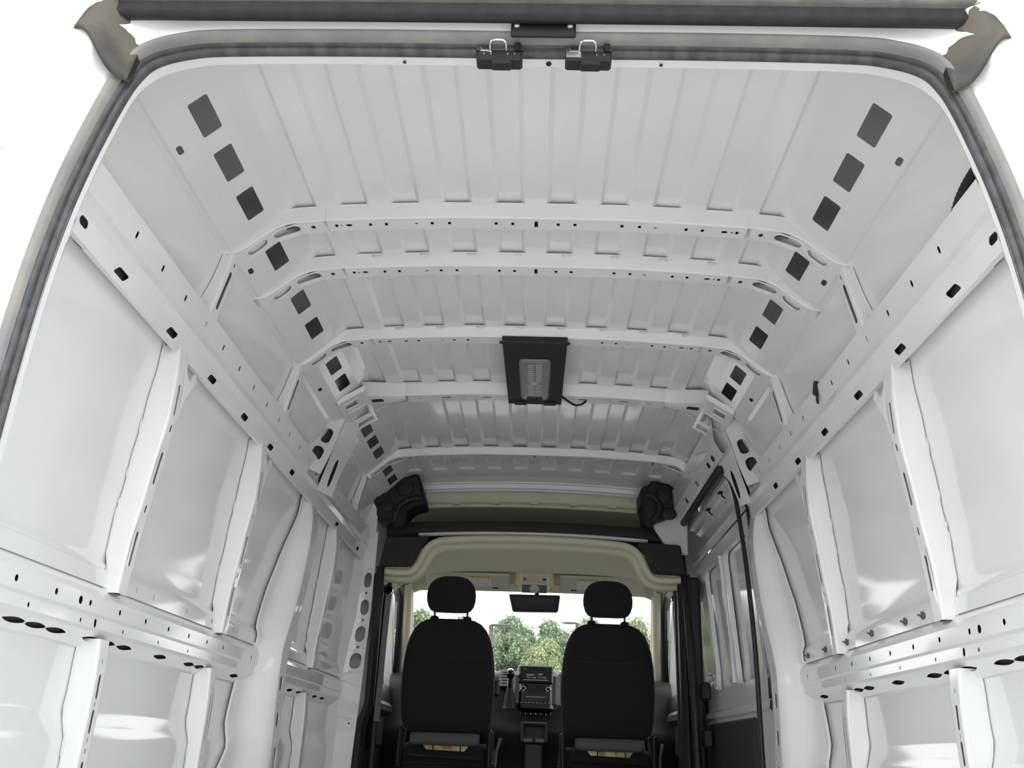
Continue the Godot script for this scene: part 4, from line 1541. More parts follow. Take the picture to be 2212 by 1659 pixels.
func rect_label(parent: Node3D, c: Vector3, w: float, h: float, b: Basis) -> void:
	var im := Image.create(128, 64, false, Image.FORMAT_RGB8)
	im.fill(Color(0.93, 0.93, 0.92))
	im.fill_rect(Rect2i(0, 0, 128, 10), Color(0.86, 0.70, 0.16))
	var r := RandomNumberGenerator.new()
	r.seed = 5
	for k in 7:
		var x := 34 if k < 3 else 6
		while x < 120:
			var n := r.randi_range(3, 9)
			im.fill_rect(Rect2i(x, 15 + 7 * k, mini(n, 122 - x), 2), Color(0.62, 0.62, 0.62))
			x += n + 2
	for k in 24:
		var a := TAU * k / 24
		im.set_pixel(12 + int(round(cos(a) * 7)), 22 + int(round(sin(a) * 7)), Color(0.75, 0.2, 0.2))
		im.set_pixel(25 + int(round(cos(a) * 6)), 22 + int(round(sin(a) * 6)), Color(0.3, 0.3, 0.3))
	im.fill_rect(Rect2i(8, 21, 9, 2), Color(0.75, 0.2, 0.2))
	var m := StandardMaterial3D.new()
	m.resource_name = "sticker"
	m.albedo_texture = ImageTexture.create_from_image(im)
	m.roughness = 0.5
	var o := MeshInstance3D.new()
	o.name = "warning_sticker"
	var q := QuadMesh.new()
	q.size = Vector2(w, h)
	o.mesh = q
	o.mesh.surface_set_material(0, m)
	parent.add_child(o, true)
	o.transform = Transform3D(b, c - abs_at(parent))
	o.set_meta("label", "white warning sticker with a yellow top band")

func dashboard() -> void:
	var d := thing("dashboard", "dark dashboard under the windscreen with screen, knobs and gear lever", "dashboard", Vector3.ZERO)
	var st := S(1)
	var rows := []
	var prof := [Vector2(-5.86, 0.60), Vector2(-5.80, 0.98), Vector2(-5.70, 1.14), Vector2(-5.66, 1.22), Vector2(-5.68, 1.27), Vector2(-5.70, 1.32), Vector2(-5.72, 1.42), Vector2(-5.72, 1.49), Vector2(-5.74, 1.53), Vector2(-5.80, 1.555), Vector2(-5.95, 1.55), Vector2(-6.35, 1.44)]
	var cp := curve(prof, 3)
	for i in 17:
		var x := lerpf(-0.86, 0.86, i / 16.0)
		var row := []
		for p in cp:
			row.append(Vector3(x, p.y - 0.02 * x * x * 2.0, p.x - 0.03 * x * x))
		rows.append(row)
	grid(st, rows)
	obj("body", st, "dash", d)
	# centre stack
	st = S()
	var tilt := Basis(Vector3.RIGHT, -0.12)
	rbox(st, Vector3(0.036, 1.44, -5.665), Vector3(0.30, 0.22, 0.09), 0.03, tilt)
	obj("centre_stack", st, "dash_grey", d)
	st = S()
	rbox(st, Vector3(0.036, 1.415, -5.645), Vector3(0.215, 0.205, 0.08), 0.022, tilt)
	obj("radio_panel", st, "gloss_black", d)
	var scr := S()
	rbox(scr, Vector3(0.036, 1.527, -5.612), Vector3(0.204, 0.106, 0.03), 0.008, tilt)
	var so := obj("touch_screen", scr, "gloss_black", d)
	screen_face(so, Vector3(0.036, 1.530, -5.5955), tilt)
	for x in [-0.037, 0.110]:
		st = S(1)
		var c := Vector3(x, 1.445, -5.598)
		var rings := []
		for q in [[0.016, -0.012], [0.016, 0.010], [0.013, 0.013], [0.010, 0.0135]]:
			var ring := []
			for k in 20:
				var a := TAU * k / 20
				ring.append(c + tilt * Vector3(cos(a) * q[0], sin(a) * q[0], q[1]))
			rings.append(ring)
		grid(st, rings, true)
		obj("knob_ring", st, "chrome", d)
		st = S(1)
		ball(st, c + Vector3(0, 0, 0.004), Vector3(0.0115, 0.0115, 0.012), 0, 14, 8)
		obj("knob", st, "black_plastic", d)
	st = S()
	rbox(st, Vector3(0.036, 1.402, -5.600), Vector3(0.115, 0.004, 0.006), 0.001, tilt)
	obj("disc_slot", st, "satin", d)
	for k in 8:
		st = S()
		rbox(st, Vector3(-0.045 + 0.023 * k, 1.367, -5.602), Vector3(0.019, 0.016, 0.012), 0.003, tilt)
		obj("climate_button", st, "black_plastic", d)
		st = S()
		rbox(st, Vector3(-0.045 + 0.023 * k, 1.369, -5.5955), Vector3(0.008, 0.004, 0.001), 0.0003, tilt)
		obj("button_mark", st, "satin", d)
	st = S()
	rbox(st, Vector3(0.04, 1.312, -5.665), Vector3(0.185, 0.020, 0.03), 0.005)
	obj("switch_bar", st, "satin", d)
	for k in 6:
		st = S()
		rbox(st, Vector3(-0.035 + 0.030 * k, 1.309, -5.651), Vector3(0.026, 0.012, 0.008), 0.002)
		obj("switch", st, "black_plastic", d)
	# air vents
	for x in [-0.135, 0.22]:
		st = S()
		rbox(st, Vector3(x, 1.50, -5.70), Vector3(0.105, 0.125, 0.07), 0.025)
		obj("vent_housing", st, "gloss_black", d)
		for k in 6:
			st = S()
			rbox(st, Vector3(x, 1.46 + 0.017 * k, -5.664), Vector3(0.082, 0.003, 0.012), 0.001, Basis(Vector3.RIGHT, 0.4))
			obj("vent_slat", st, "dash", d)
	# gear lever
	var gl := Node3D.new()
	gl.name = "gear_lever"
	d.add_child(gl)
	st = S(1)
	var kr := []
	for q in [[1.33, 0.040, 0.050], [1.36, 0.036, 0.044], [1.40, 0.028, 0.034], [1.435, 0.020, 0.022], [1.45, 0.014, 0.014]]:
		kr.append(super_ring(Vector3(-0.118, q[0], -5.60), q[1], q[2], 2.6, 16))
	loft(st, kr)
	obj("boot", st, "black_plastic", gl)
	st = S(1)
	tube(st, [Vector3(-0.118, 1.44, -5.60), Vector3(-0.116, 1.50, -5.585)], 0.016, 12)
	ball(st, Vector3(-0.115, 1.525, -5.58), Vector3(0.024, 0.030, 0.026), 0, 16, 10)
	obj("handle", st, "gloss_black", gl)
	st = S(1)
	ball(st, Vector3(-0.115, 1.545, -5.573), Vector3(0.019, 0.012, 0.020), 0, 16, 8)
	obj("cap", st, "chrome", gl)
	# steering column stalk housing seen beside the left seat
	st = S()
	rbox(st, Vector3(-0.195, 1.425, -5.35), Vector3(0.05, 0.085, 0.08), 0.012)
	obj("column_switch", st, "black_plastic", d)
	st = S()
	rbox(st, Vector3(-0.195, 1.468, -5.35), Vector3(0.052, 0.012, 0.082), 0.004)
	obj("switch_cap", st, "dash_grey", d)
	# steering wheel
	st = S(1)
	var ring := []
	for k in 49:
		var a := TAU * k / 48
		ring.append(Vector3(-0.43 + 0.19 * cos(a), 1.36 + 0.15 * sin(a), -5.42 - 0.11 * sin(a)))
	tube(st, ring, 0.014, 8)
	obj("steering_wheel", st, "black_plastic", d)
	# cup holder under the stack
	var ch := thing("cup_holder", "dark double cup holder standing under the centre of the dashboard", "cup holder", Vector3(0.032, 0.98, -5.50))
	st = S()
	for s in [-1, 1]:
		rbox(st, Vector3(0.032 + s * 0.067, 1.205, -5.56), Vector3(0.018, 0.11, 0.14), 0.006)
	rbox(st, Vector3(0.032, 1.252, -5.56), Vector3(0.145, 0.018, 0.14), 0.006)
	rbox(st, Vector3(0.032, 1.19, -5.62), Vector3(0.13, 0.10, 0.02), 0.004)
	rbox(st, Vector3(0.032, 1.07, -5.60), Vector3(0.10, 0.16, 0.08), 0.01)
	rbox(st, Vector3(0.032, 0.76, -5.60), Vector3(0.08, 0.48, 0.07), 0.01)
	obj("holder_frame", st, "dash", ch)
	for s in [-1, 1]:
		st = S()
		rbox(st, Vector3(0.032 + s * 0.034, 1.162, -5.50), Vector3(0.056, 0.026, 0.03), 0.006)
		obj("cup_ring", st, "dash_grey", ch)

func screen_face(parent: Node3D, c: Vector3, b: Basis) -> void:
	var im := Image.create(192, 96, false, Image.FORMAT_RGB8)
	im.fill(Color(0.025, 0.028, 0.03))
	var r := RandomNumberGenerator.new()
	r.seed = 9
	for q in [[10, 10, 14, 4], [26, 48, 60, 5], [110, 42, 34, 5], [112, 50, 28, 4], [26, 56, 50, 3], [104, 66, 60, 3], [34, 68, 12, 7], [54, 70, 20, 3], [78, 68, 12, 7], [120, 74, 14, 3], [150, 74, 20, 3]]:
		var x: int = q[0]
		while x < q[0] + q[2]:
			var n := r.randi_range(2, 5)
			im.fill_rect(Rect2i(x, q[1], n, q[3]), Color(0.55, 0.57, 0.58))
			x += n + 2
	im.fill_rect(Rect2i(4, 88, 180, 2), Color(0.7, 0.7, 0.7))
	im.fill_rect(Rect2i(96, 30, 1, 50), Color(0.2, 0.2, 0.2))
	var m := StandardMaterial3D.new()
	m.resource_name = "screen_picture"
	m.albedo_texture = ImageTexture.create_from_image(im)
	m.roughness = 0.12
	m.emission_enabled = true
	m.emission_texture = m.albedo_texture
	m.emission = Color.BLACK
	m.emission_energy_multiplier = 0.25
	var o := MeshInstance3D.new()
	o.name = "screen_display"
	var q2 := QuadMesh.new()
	q2.size = Vector2(0.158, 0.079)
	o.mesh = q2
	o.mesh.surface_set_material(0, m)
	parent.add_child(o, true)
	o.transform = Transform3D(b, c - abs_at(parent))
	o.set_meta("label", "lit display with small grey writing")

# ------------------------------------------------------------------ seats
func seats() -> void:
	var first: Node3D
	first = thing("bucket_seat", "black cloth driver's seat on the left, seen from behind", "seat", Vector3(-0.427, FLOOR + 0.02, -4.95), "front seats")
	var o := Vector3(-0.427, 0, 0)
	# backrest
	var st := S(1)
	var rings := []
	var tab := [[1.185, 0.205, 0.045], [1.20, 0.225, 0.062], [1.26, 0.238, 0.072], [1.36, 0.2465, 0.075], [1.45, 0.246, 0.074], [1.53, 0.240, 0.072], [1.60, 0.229, 0.068], [1.65, 0.214, 0.064], [1.69, 0.194, 0.058], [1.72, 0.166, 0.050], [1.738, 0.130, 0.038], [1.745, 0.090, 0.022]]
	for q in tab:
		var lean: float = (q[0] - 1.19) * 0.13
		rings.append(super_ring(o + Vector3(0, q[0], -5.0 + lean), q[1], q[2], 4.2, 40))
	loft(st, rings)
	var back := obj("backrest", st, "seat_cloth", first)
	# seam across the back
	st = S(1)
	var seam := []
	for i in 21:
		var x := lerpf(-0.205, 0.205, i / 20.0)
		seam.append(o + Vector3(x, 1.552 - 0.01 * sin(i / 20.0 * PI), -4.882 + 0.10 * x * x * -1.0))
	tube(st, seam, 0.0022, 6)
	obj("seam", st, "black_plastic", back)
	# headrest
	st = S(1)
	rings = []
	for q in [[1.774, 0.065, 0.018], [1.776, 0.090, 0.030], [1.785, 0.108, 0.042], [1.805, 0.122, 0.050], [1.835, 0.131, 0.054], [1.865, 0.1325, 0.055], [1.895, 0.128, 0.053], [1.918, 0.119, 0.049], [1.938, 0.104, 0.042], [1.952, 0.085, 0.033], [1.961, 0.062, 0.022], [1.966, 0.035, 0.011]]:
		rings.append(super_ring(o + Vector3(-0.002, q[0], -4.885), q[1], q[2], 3.2, 36))
	loft(st, rings)
	obj("headrest", st, "seat_cloth", first)
	for s in [-1, 1]:
		st = S(1)
		tube(st, [o + Vector3(s * 0.088, 1.70, -4.915), o + Vector3(s * 0.088, 1.80, -4.89)], 0.0065, 10)
		var p := obj("headrest_post", st, "zinc", first)
		st = S(1)
		rings = []
		for q in [[1.735, 0.024, 0.018], [1.752, 0.022, 0.016], [1.758, 0.014, 0.012]]:
			rings.append(super_ring(o + Vector3(s * 0.088, q[0], -4.905), q[1], q[2], 2.4, 16))
		loft(st, rings)
		obj("collar", st, "black_plastic", p)
	# cushion and base
	st = S(1)
	rings = []
	for q in [[0.93, 0.19, 0.20], [0.96, 0.235, 0.245], [1.03, 0.25, 0.26], [1.10, 0.245, 0.25], [1.13, 0.21, 0.22]]:
		rings.append(super_ring(o + Vector3(0, q[0], -5.20), q[1], q[2], 4.0, 32))
	loft(st, rings)
	obj("cushion", st, "seat_cloth", first)
	st = S()
	rbox(st, o + Vector3(0, 0.70, -5.15), Vector3(0.44, 0.36, 0.42), 0.02)
	obj("pedestal", st, "cab_floor", first)
	# rolled cloth across the lower back, foam pan and frame rods below it
	st = S(1)
	rings = []
	for i in 13:
		var x := lerpf(-0.176, 0.176, i / 12.0)
		var r := 0.0305 if i > 0 and i < 12 else 0.026
		var ring := []
		for k in 16:
			var a := TAU * k / 16
			ring.append(o + Vector3(x + 0.005, 1.146 + r * sin(a), -4.905 + r * cos(a)))
		rings.append(ring)
	loft(st, rings)
	obj("cloth_roll", st, "roll_cloth", first, "grey rolled cloth under the backrest")
	st = S()
	var pan := PackedVector2Array([Vector2(-0.427 - 0.128, 1.14), Vector2(-0.427 + 0.145, 1.14), Vector2(-0.427 + 0.105, 1.090), Vector2(-0.427 - 0.090, 1.094)])
	slab_z(st, pan, -4.93, 0.12)
	obj("foam_pad", st, "foam", first, "yellowed foam pad showing under the seat")
	st = S(1)
	for x in [-0.055, 0.085]:
		tube(st, [o + Vector3(x, 1.14, -4.922), o + Vector3(x, 1.085, -4.922)], 0.003, 6)
	tube(st, [o + Vector3(-0.18, 1.066, -4.90), o + Vector3(0.20, 1.058, -4.90)], 0.009, 10)
	tube(st, [o + Vector3(-0.20, 1.03, -4.92), o + Vector3(0.20, 1.03, -4.92)], 0.006, 8)
	obj("frame_rods", st, "black_plastic", first)
	for s in [-1, 1]:
		st = S()
		rbox(st, o + Vector3(s * 0.232, 1.10, -5.0), Vector3(0.03, 0.20, 0.16), 0.012)
		rbox(st, o + Vector3(s * 0.235, 1.0, -5.02), Vector3(0.04, 0.10, 0.12), 0.015)
		obj("hinge_plate", st, "black_plastic", first)
	st = S(1)
	tube(st, [o + Vector3(0.262, 1.02, -4.96), o + Vector3(0.268, 1.10, -4.98), o + Vector3(0.285, 1.16, -5.0)], 0.008, 8)
	obj("recline_lever", st, "dash_grey", first)
	# the second seat
	var second: Node3D = first.duplicate()
	second.name = "bucket_seat_001"
	add_child(second)
	second.position = Vector3(0.412, FLOOR + 0.02, -4.95)
	second.set_meta("label", "black cloth passenger seat on the right, seen from behind")

# ------------------------------------------------------------------ smaller things
func small_things() -> void:
	var st: SurfaceTool
	# dome lamp
	var l := thing("dome_lamp", "black dome lamp panel with a ridged grey lens under the roof", "lamp", Vector3(0.0, 2.44, -3.2))
	st = S()
	var fr := [[Vector2(-0.117, -2.905), Vector2(-0.108, -3.49)], [Vector2(0.117, -2.905), Vector2(0.112, -3.49)]]
	var y := 2.452
	var lamp := func(u, v): return Vector3(lerpf(lerpf(fr[0][0].x, fr[0][1].x, u), lerpf(fr[1][0].x, fr[1][1].x, u), v), 2.458 - 0.012 * u, lerpf(fr[0][0].y, fr[0][1].y, u))
	var pan := []
	for q in [[0.0, 0.0, 0.02], [0.0, 0.0, 0.0], [0.006, 0.012, -0.004]]:
		var row := []
		for c in [[q[0], q[1]], [q[0], 1 - q[1]], [1 - q[0], 1 - q[1]], [1 - q[0], q[1]]]:
			row.append(lamp.call(c[0], c[1]) + Vector3(0, q[2], 0))
		pan.append(row)
	grid(st, pan, true)
	var hole := rrect(Vector2(0.57, 0.5), 0.66, 0.52, 0.06, 0.0, 5)
	var lf := func(u, v): return lamp.call(u, v) + Vector3(0, -0.004, 0)
	ring_cell(st, lf, 0.006, 0.994, 0.012, 0.988, hole, Vector2(0.57, 0.5), 0.0, -1)
	for v in [[0.10, 0.36], [0.64, 0.92]]:
		rbox(st, lamp.call(0.975, (v[0] + v[1]) / 2) + Vector3(0, -0.006, 0), Vector3(0.05, 0.006, 0.03), 0.002)
	rbox(st, lamp.call(0.02, 0.0) + Vector3(-0.004, 0, 0), Vector3(0.012, 0.008, 0.012), 0.002)
	rbox(st, lamp.call(0.02, 1.0) + Vector3(0.004, 0, 0), Vector3(0.012, 0.008, 0.012), 0.002)
	obj("housing", st, "black_plastic", l)
	st = S(1)
	var rows := []
	for q in [[0.0, -0.004], [0.015, -0.010], [0.05, -0.013]]:
		var row := []
		for p in rrect(Vector2(0.57, 0.5), 0.66 - q[0] * 1.2, 0.52 - q[0] * 2.2, 0.06, 0.0, 5):
			row.append(lamp.call(p.x, p.y) + Vector3(0, q[1], 0))
		rows.append(row)
	grid(st, rows, true)
	cap(st, rows[-1])
	var lens := obj("lens", st, "lens", l)
	for k in 16:
		if k == 9:
			continue
		for s in [0.435, 0.565]:
			st = S()
			rbox(st, lamp.call(0.30 + 0.0325 * k, s) + Vector3(0, -0.0135, 0), Vector3(0.024, 0.003, 0.0085), 0.001)
			obj("ridge", st, "lens_ridge", lens)
	st = S(1)
	var rb := []
	for q in [[0.016, -0.012], [0.014, -0.016], [0.008, -0.016]]:
		var ring := []
		for k in 18:
			var a := TAU * k / 18
			ring.append(lamp.call(0.60, 0.5) + Vector3(cos(a) * q[0], q[1], sin(a) * q[0]))
		rb.append(ring)
	loft(st, rb, false)
	cap(st, rb[-1])
	obj("lens_boss", st, "lens_ridge", lens)
	st = S()
	rbox(st, lamp.call(0.855, 0.5) + Vector3(0, -0.014, 0), Vector3(0.064, 0.008, 0.026), 0.003)
	obj("rocker_switch", st, "black_plastic", l)
	st = S()
	tube(st, curve([Vector3(0.108, 2.448, -3.40), Vector3(0.135, 2.440, -3.43), Vector3(0.168, 2.436, -3.468), Vector3(0.195, 2.440, -3.470), Vector3(0.215, 2.456, -3.470)], 5), 0.005, 8)
	obj("cable", st, "black_plastic", l)
	# latch strikers over the doorway
	for s in [-1, 1]:
		var cx := -0.0635 if s < 0 else 0.099
		var t := thing("door_striker", "%s door latch striker with a wire loop, hanging under the doorway top" % ("left" if s < 0 else "right"), "latch", Vector3(cx, 2.30, -1.30), "door latch strikers")
		st = S()
		facets_x(st, [Vector2(2.312, -1.320), Vector2(2.308, -1.302), Vector2(2.301, -1.288), Vector2(2.283, -1.2795)], cx - 0.042, cx + 0.042)
		for e in [-0.042, 0.042]:
			quad(st, Vector3(cx + e, 2.312, -1.320), Vector3(cx + e, 2.301, -1.288), Vector3(cx + e, 2.283, -1.2795), Vector3(cx + e, 2.283, -1.315))
		obj("plate", st, "zinc", t)
		st = S()
		rbox(st, Vector3(cx, 2.2745, -1.295), Vector3(0.084, 0.022, 0.032), 0.004)
		rbox(st, Vector3(cx + 0.004, 2.2625, -1.295), Vector3(0.038, 0.008, 0.024), 0.003)
		obj("body", st, "black_plastic", t)
		st = S()
		rbox(st, Vector3(cx - 0.025, 2.285, -1.2785), Vector3(0.020, 0.011, 0.004), 0.002)
		obj("slot_frame", st, "zinc", t)
		st = S()
		rbox(st, Vector3(cx - 0.025, 2.2855, -1.2762), Vector3(0.015, 0.006, 0.002), 0.001)
		obj("slot", st, "black_plastic", t)
		if s > 0:
			st = S()
			rbox(st, Vector3(cx - 0.027, 2.275, -1.2785), Vector3(0.028, 0.014, 0.002), 0.001)
			obj("worn_patch", st, "satin", t, "bare metal patch")
		for k in 4:
			if s > 0 and k < 2:
				continue
			st = S()
			rbox(st, Vector3(cx + [-0.028, -0.015, 0.015, 0.028][k], 2.2745, -1.2785), Vector3(0.0024, 0.0038, 0.002), 0.0005)
			obj("pin", st, "zinc", t)
		st = S()
		var lp := []
		for q in [[-0.0145, 0.0], [-0.0145, 0.55], [-0.013, 0.82], [-0.008, 1.0], [0.008, 1.0], [0.013, 0.82], [0.0145, 0.55], [0.0145, 0.0]]:
			lp.append(Vector3(cx + q[0] - 0.002, lerpf(2.280, 2.2855, q[1]), lerpf(-1.279, -1.2565, q[1])))
		tube(st, curve(lp, 3), 0.0026, 8)
		obj("wire_loop", st, "chrome", t)
		st = S(1)
		tube(st, [Vector3(cx + 0.033, 2.283, -1.280), Vector3(cx + 0.033, 2.294, -1.273)], 0.006, 10)
		obj("rubber_buffer", st, "rubber", t)
	# black plate screwed to the frame
	var bp := thing("cover_plate", "black rectangular plate with two screws on the frame above the strikers", "plate", Vector3(0.016, 2.3125, -1.25))
	st = S()
	rbox(st, Vector3(0.016, 2.3090, -1.2525), Vector3(0.117, 0.038, 0.010), 0.0025)
	obj("plate", st, "black_plastic", bp)
	for x in [-0.032, 0.064]:
		st = S(1)
		ball(st, Vector3(x, 2.311, -1.247), Vector3(0.0062, 0.0062, 0.005), 0, 12, 6)
		obj("screw", st, "zinc", bp)
	# header row of holes: drawn as dark discs in rear_frame
	# wiring loom behind the right rail
	var wh := thing("wiring_loom", "black corrugated cable sleeve rising behind the right upper rail", "cable", Vector3(0.895, 2.16, -1.6))
	st = S()
	tube(st, curve([Vector3(0.90, 2.10, -1.72), Vector3(0.892, 2.15, -1.65), Vector3(0.888, 2.195, -1.58), Vector3(0.893, 2.215, -1.49), Vector3(0.905, 2.21, -1.41)], 16), 0.0125, 10, 0.10)
	obj("sleeve", st, "black_plastic", wh)
	st = S()
	var tag := thing("loom_clip", "small black clip hooked over the right upper rail", "clip", Vector3(0.872, 2.15, -2.55))
	rbox(st, Vector3(0.866, 2.158, -2.555), Vector3(0.012, 0.045, 0.030), 0.004, Basis(Vector3.RIGHT, 0.5))
	rbox(st, Vector3(0.864, 2.128, -2.545), Vector3(0.006, 0.05, 0.010), 0.002, Basis(Vector3.RIGHT, -0.1))
	obj("clip_body", st, "black_plastic", tag)
	# seat belts
	for s in [-1, 1]:
		var b := thing("seat_belt", "grey seat belt hanging from the %s pillar" % ("left" if s < 0 else "right"), "seat belt", Vector3(s * 0.80, 1.3, -4.95), "seat belts")
		st = S()
		for k in 2:
			var z := -4.93 - 0.03 * k
			quad(st, Vector3(s * 0.792, 1.885, z), Vector3(s * 0.770, 1.885, z - 0.035), Vector3(s * (0.775 + 0.012 * k), 1.22, z - 0.04), Vector3(s * (0.80 + 0.005 * k), 1.22, z))
			quad(st, Vector3(s * 0.793, 1.885, z - 0.001), Vector3(s * 0.771, 1.885, z - 0.036), Vector3(s * (0.776 + 0.012 * k), 1.22, z - 0.041), Vector3(s * (0.801 + 0.005 * k), 1.22, z - 0.001))
		obj("webbing", st, "belt", b)
		st = S()
		rbox(st, Vector3(s * 0.785, 1.895, -4.95), Vector3(0.05, 0.05, 0.05), 0.014)
		obj("guide", st, "gloss_black", b)
	# sun visors
	for s in [-1, 1]:
		var v := thing("sun_visor", "beige sun visor folded up on the %s, with a warning sticker" % ("left" if s < 0 else "right"), "sun visor", Vector3(s * 0.36, 2.0, -5.46), "sun visors")
		st = S()
		var tilt := Basis(Vector3.RIGHT, 1.131)
		var cv := Vector3(-0.385 if s < 0 else 0.415, 2.036, -5.405)
		rbox(st, cv, Vector3(0.50, 0.165, 0.020), 0.009, tilt)
		obj("pad", st, "visor", v)
		rect_label(v, cv + tilt * Vector3(0.075 if s < 0 else -0.085, 0.012, 0.0108), 0.125, 0.105, tilt)
		st = S()
		rbox(st, cv + tilt * Vector3(0.165 * -s, -0.050, 0.0105), Vector3(0.035, 0.012, 0.003), 0.001, tilt)
		obj("pull_tab", st, "trim_dark", v)
	# overhead console and the rear view display
	var oc := thing("overhead_console", "beige overhead console with two small buttons above the mirror", "console", Vector3(0.03, 2.06, -5.42))
	st = S()
	var tl := Basis(Vector3.RIGHT, 0.85)
	var co := Vector3(0.014, 2.040, -5.385)
	rbox(st, co, Vector3(0.185, 0.165, 0.05), 0.022, tl)
	rbox(st, co + tl * Vector3(0, 0.02, -0.02), Vector3(0.235, 0.13, 0.03), 0.014, tl)
	obj("housing", st, "headliner", oc)
	st = S()
	rbox(st, co + tl * Vector3(0, 0.042, 0.022), Vector3(0.155, 0.060, 0.016), 0.007, tl)
	obj("button_panel", st, "visor", oc)
	for x in [-0.058, 0.058]:
		st = S()
		rbox(st, co + tl * Vector3(x, 0.042, 0.031), Vector3(0.018, 0.016, 0.006), 0.003, tl)
		obj("button", st, "red_button" if x < 0 else "trim_dark", oc, "red button" if x < 0 else "dark button")
	st = S()
	rbox(st, co + tl * Vector3(0, -0.032, 0.022), Vector3(0.150, 0.062, 0.010), 0.010, tl)
	obj("lamp_lens", st, "grey_blue", oc)
	st = S(1)
	var rr := []
	for q in [[0.030, 0.0], [0.028, 0.008], [0.018, 0.010]]:
		var ring := []
		for k in 20:
			var a := TAU * k / 20
			ring.append(co + tl * Vector3(cos(a) * q[0], -0.032 + sin(a) * q[0] * 0.95, 0.024 + q[1]))
		rr.append(ring)
	loft(st, rr)
	obj("lamp_knob", st, "visor", oc)
	var mr := thing("rear_view_mirror", "wide black rear view mirror under the overhead console", "mirror", Vector3(0.02, 1.92, -5.45))
	st = S()
	var pm := PackedVector2Array([Vector2(-0.137, 1.966), Vector2(-0.128, 1.972), Vector2(0.162, 1.974), Vector2(0.170, 1.968), Vector2(0.160, 1.885), Vector2(0.150, 1.876), Vector2(-0.105, 1.872), Vector2(-0.115, 1.880)])
	slab_z(st, pm, -5.44, 0.05, 0.006)
	obj("case", st, "black_plastic", mr)
	st = S()
	var pg := PackedVector2Array([Vector2(-0.112, 1.952), Vector2(0.146, 1.956), Vector2(0.140, 1.890), Vector2(-0.095, 1.886)])
	slab_z(st, pg, -5.436, 0.004)
	obj("mirror_glass", st, "gloss_black", mr)
	st = S(1)
	tube(st, [Vector3(0.03, 1.95, -5.475), Vector3(0.03, 1.985, -5.50)], 0.014, 10)
	obj("stem", st, "black_plastic", mr)

func facets_x(st: SurfaceTool, pts: Array, x0: float, x1: float) -> void:
	for i in pts.size() - 1:
		var a: Vector2 = pts[i]
		var b: Vector2 = pts[i + 1]
		quad(st, Vector3(x0, a.x, a.y), Vector3(x1, a.x, a.y), Vector3(x1, b.x, b.y), Vector3(x0, b.x, b.y))

# ------------------------------------------------------------------ outside
func crown_mesh(seed_: int, hue: Color, leaves: int) -> ArrayMesh:
	var r := RandomNumberGenerator.new()
	r.seed = seed_
	var st := S()
	var blobs := []
	for k in 64:
		var a := r.randf() * TAU
		var h := r.randf_range(0.0, 1.0)
		var rad := (0.55 + 0.45 * sqrt(r.randf())) * pow(sin(clampf(h * 0.86 + 0.13, 0, 1) * PI), 0.7) * 0.22
		blobs.append([Vector3(cos(a) * rad, 0.12 + 0.80 * h, sin(a) * rad), r.randf_range(0.055, 0.085), r.randf_range(0.72, 1.25)])
	for b in blobs:   # solid core in each bough, inner shade put into its darker green
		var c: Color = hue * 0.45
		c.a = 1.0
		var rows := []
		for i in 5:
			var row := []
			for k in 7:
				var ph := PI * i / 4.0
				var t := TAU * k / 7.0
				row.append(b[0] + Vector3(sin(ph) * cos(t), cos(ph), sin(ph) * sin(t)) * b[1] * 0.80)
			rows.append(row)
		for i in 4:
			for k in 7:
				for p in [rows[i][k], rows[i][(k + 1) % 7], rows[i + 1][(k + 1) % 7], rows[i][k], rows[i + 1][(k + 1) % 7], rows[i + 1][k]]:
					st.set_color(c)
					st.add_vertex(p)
	for i in leaves:
		var b: Array = blobs[r.randi() % blobs.size()]
		var d := Vector3(r.randfn(), r.randfn(), r.randfn()).normalized()
		var p: Vector3 = b[0] + d * b[1] * r.randf_range(0.75, 1.10)
		var nrm := (d + Vector3(r.randfn(), r.randfn(), r.randfn()) * 0.5).normalized()
		var u := nrm.cross(Vector3(r.randfn(), r.randfn(), r.randfn())).normalized()
		var w := nrm.cross(u)
		var z := r.randf_range(0.007, 0.013)
		var c: Color = hue * float(b[2] * r.randf_range(0.8, 1.2))
		if b[2] > 1.235:
			c = Color(0.46, 0.42, 0.17) * r.randf_range(0.8, 1.1)
		c.a = 1.0
		for q in [p - u * z, p + w * z * 0.7 + nrm * z * 0.2, p + u * z, p - u * z, p + u * z, p - w * z * 0.7 + nrm * z * 0.2]:
			st.set_color(c)
			st.add_vertex(q)
	st.generate_normals()
	var m := st.commit()
	m.surface_set_material(0, M["leaf"])
	return m

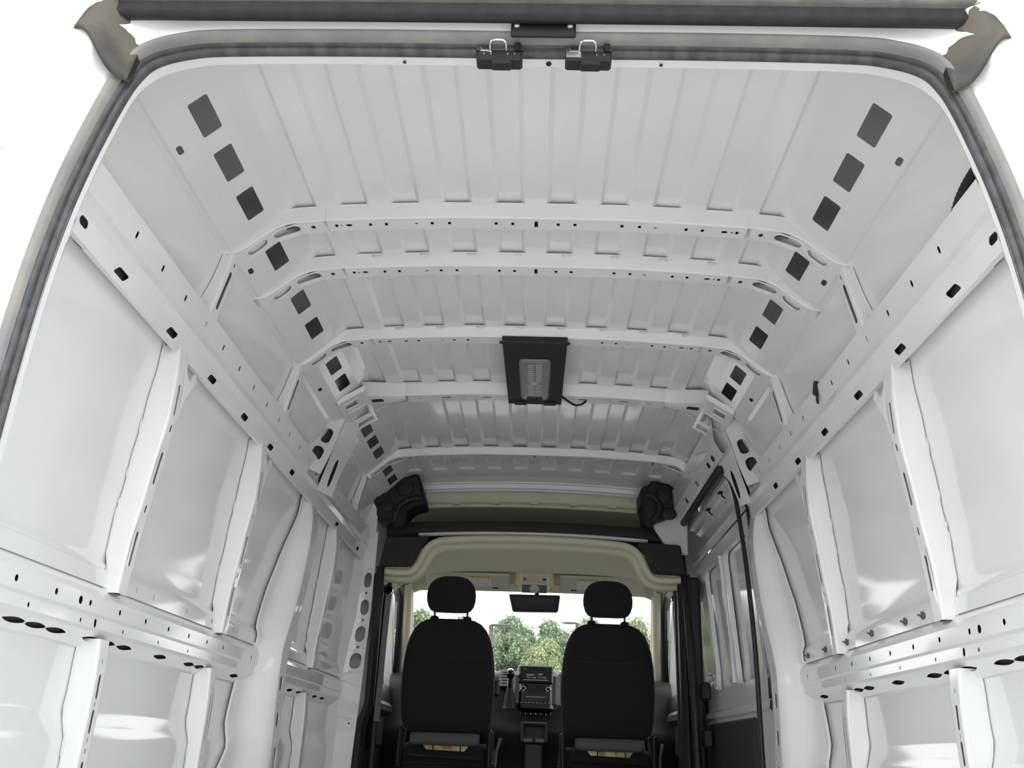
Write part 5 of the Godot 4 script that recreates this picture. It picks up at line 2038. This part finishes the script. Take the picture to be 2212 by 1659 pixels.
func outside() -> void:
	var hues := [Color(0.285, 0.375, 0.175), Color(0.240, 0.325, 0.185), Color(0.340, 0.415, 0.190)]
	var crowns := []
	for k in 3:
		crowns.append(crown_mesh(100 + k, hues[k], 9000))
	var st := S(1)
	var rings := []
	for q in [[0.0, 0.030], [0.1, 0.022], [0.35, 0.016], [0.6, 0.008]]:
		rings.append(super_ring(Vector3(0, q[0], 0), q[1], q[1], 2.0, 8))
	loft(st, rings)
	st.generate_normals()
	var trunk := st.commit()
	trunk.surface_set_material(0, M["bark"])
	var nth := ["leftmost", "second from the left", "third from the left", "middle", "third from the right", "second from the right", "rightmost"]
	var rows := [["farthest row", -84.0, 7.6, 12.9, [0, 1, 1, 0, 1, 0, 1]], ["tall back row", -72.0, 6.9, 11.4, [1, 0, 1, 1, 0, 1, 0]], ["middle row", -63.0, 5.5, 9.6, [0, 2, 0, 1, 2, 0, 1]], ["low front row", -56.0, 4.6, 7.7, [2, 0, 2, 2, 0, 2, 0]]]
	var spots := []
	for r in rows.size():
		var q: Array = rows[r]
		for k in 7:
			var x: float = (k - 3) * q[2] + [-2.4, 1.4, -1.6, 0.5][r] + rng.randf_range(-0.3, 0.3)
			spots.append([x, q[1] + rng.randf_range(-0.7, 0.7), q[3] * rng.randf_range(0.95, 1.04), q[4][k], "tree %s in the %s beyond the windscreen" % [nth[k], q[0]]])
	spots.append_array([[13.5, -34.0, 8.0, 0, "tree seen through the right cab window, nearer one"], [20.0, -38.0, 9.5, 2, "tree seen through the right cab window, further one"], [-15.0, -34.0, 8.0, 0, "tree seen through the left cab window, nearer one"], [-21.0, -39.0, 9.0, 1, "tree seen through the left cab window, further one"]])
	var words := ["mid green leafy", "dark green leafy", "pale green leafy"]
	for i in spots.size():
		var q: Array = spots[i]
		var t := thing("tree", words[q[3]] + " " + q[4], "tree", Vector3(q[0], 0, q[1]), "trees beyond the car park")
		t.scale = Vector3(q[2] * 0.98, q[2], q[2] * 0.98)
		t.rotation.y = rng.randf() * TAU
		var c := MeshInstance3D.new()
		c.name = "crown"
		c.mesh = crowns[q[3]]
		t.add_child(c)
		var b := MeshInstance3D.new()
		b.name = "trunk"
		b.mesh = trunk
		t.add_child(b)
	# car park lamps
	for q in [[-1.60, -33.5, 5.33, 1.0, "left"], [2.05, -45.0, 7.0, -1.0, "right"]]:
		var l := thing("street_lamp", "slim lamp post with a flat head, seen left of the trees' middle" if q[3] > 0 else "slim lamp post with a flat head, beside the right seat's shoulder", "lamp post", Vector3(q[0], 0, q[1]), "car park lamp posts")
		st = S(1)
		tube(st, [Vector3(q[0], 0, q[1]), Vector3(q[0], q[2] * 0.5, q[1]), Vector3(q[0], q[2] - 0.1, q[1])], 0.085, 10)
		obj("post", st, "pole", l)
		st = S()
		st.set_smooth_group(1)
		ball(st, Vector3(q[0] + q[3] * 0.36, q[2], q[1]), Vector3(0.42, 0.055, 0.24), 0, 20, 8)
		st.set_smooth_group(-1)
		rbox(st, Vector3(q[0], q[2] - 0.07, q[1]), Vector3(0.17, 0.14, 0.17), 0.03)
		obj("head", st, "pole", l)
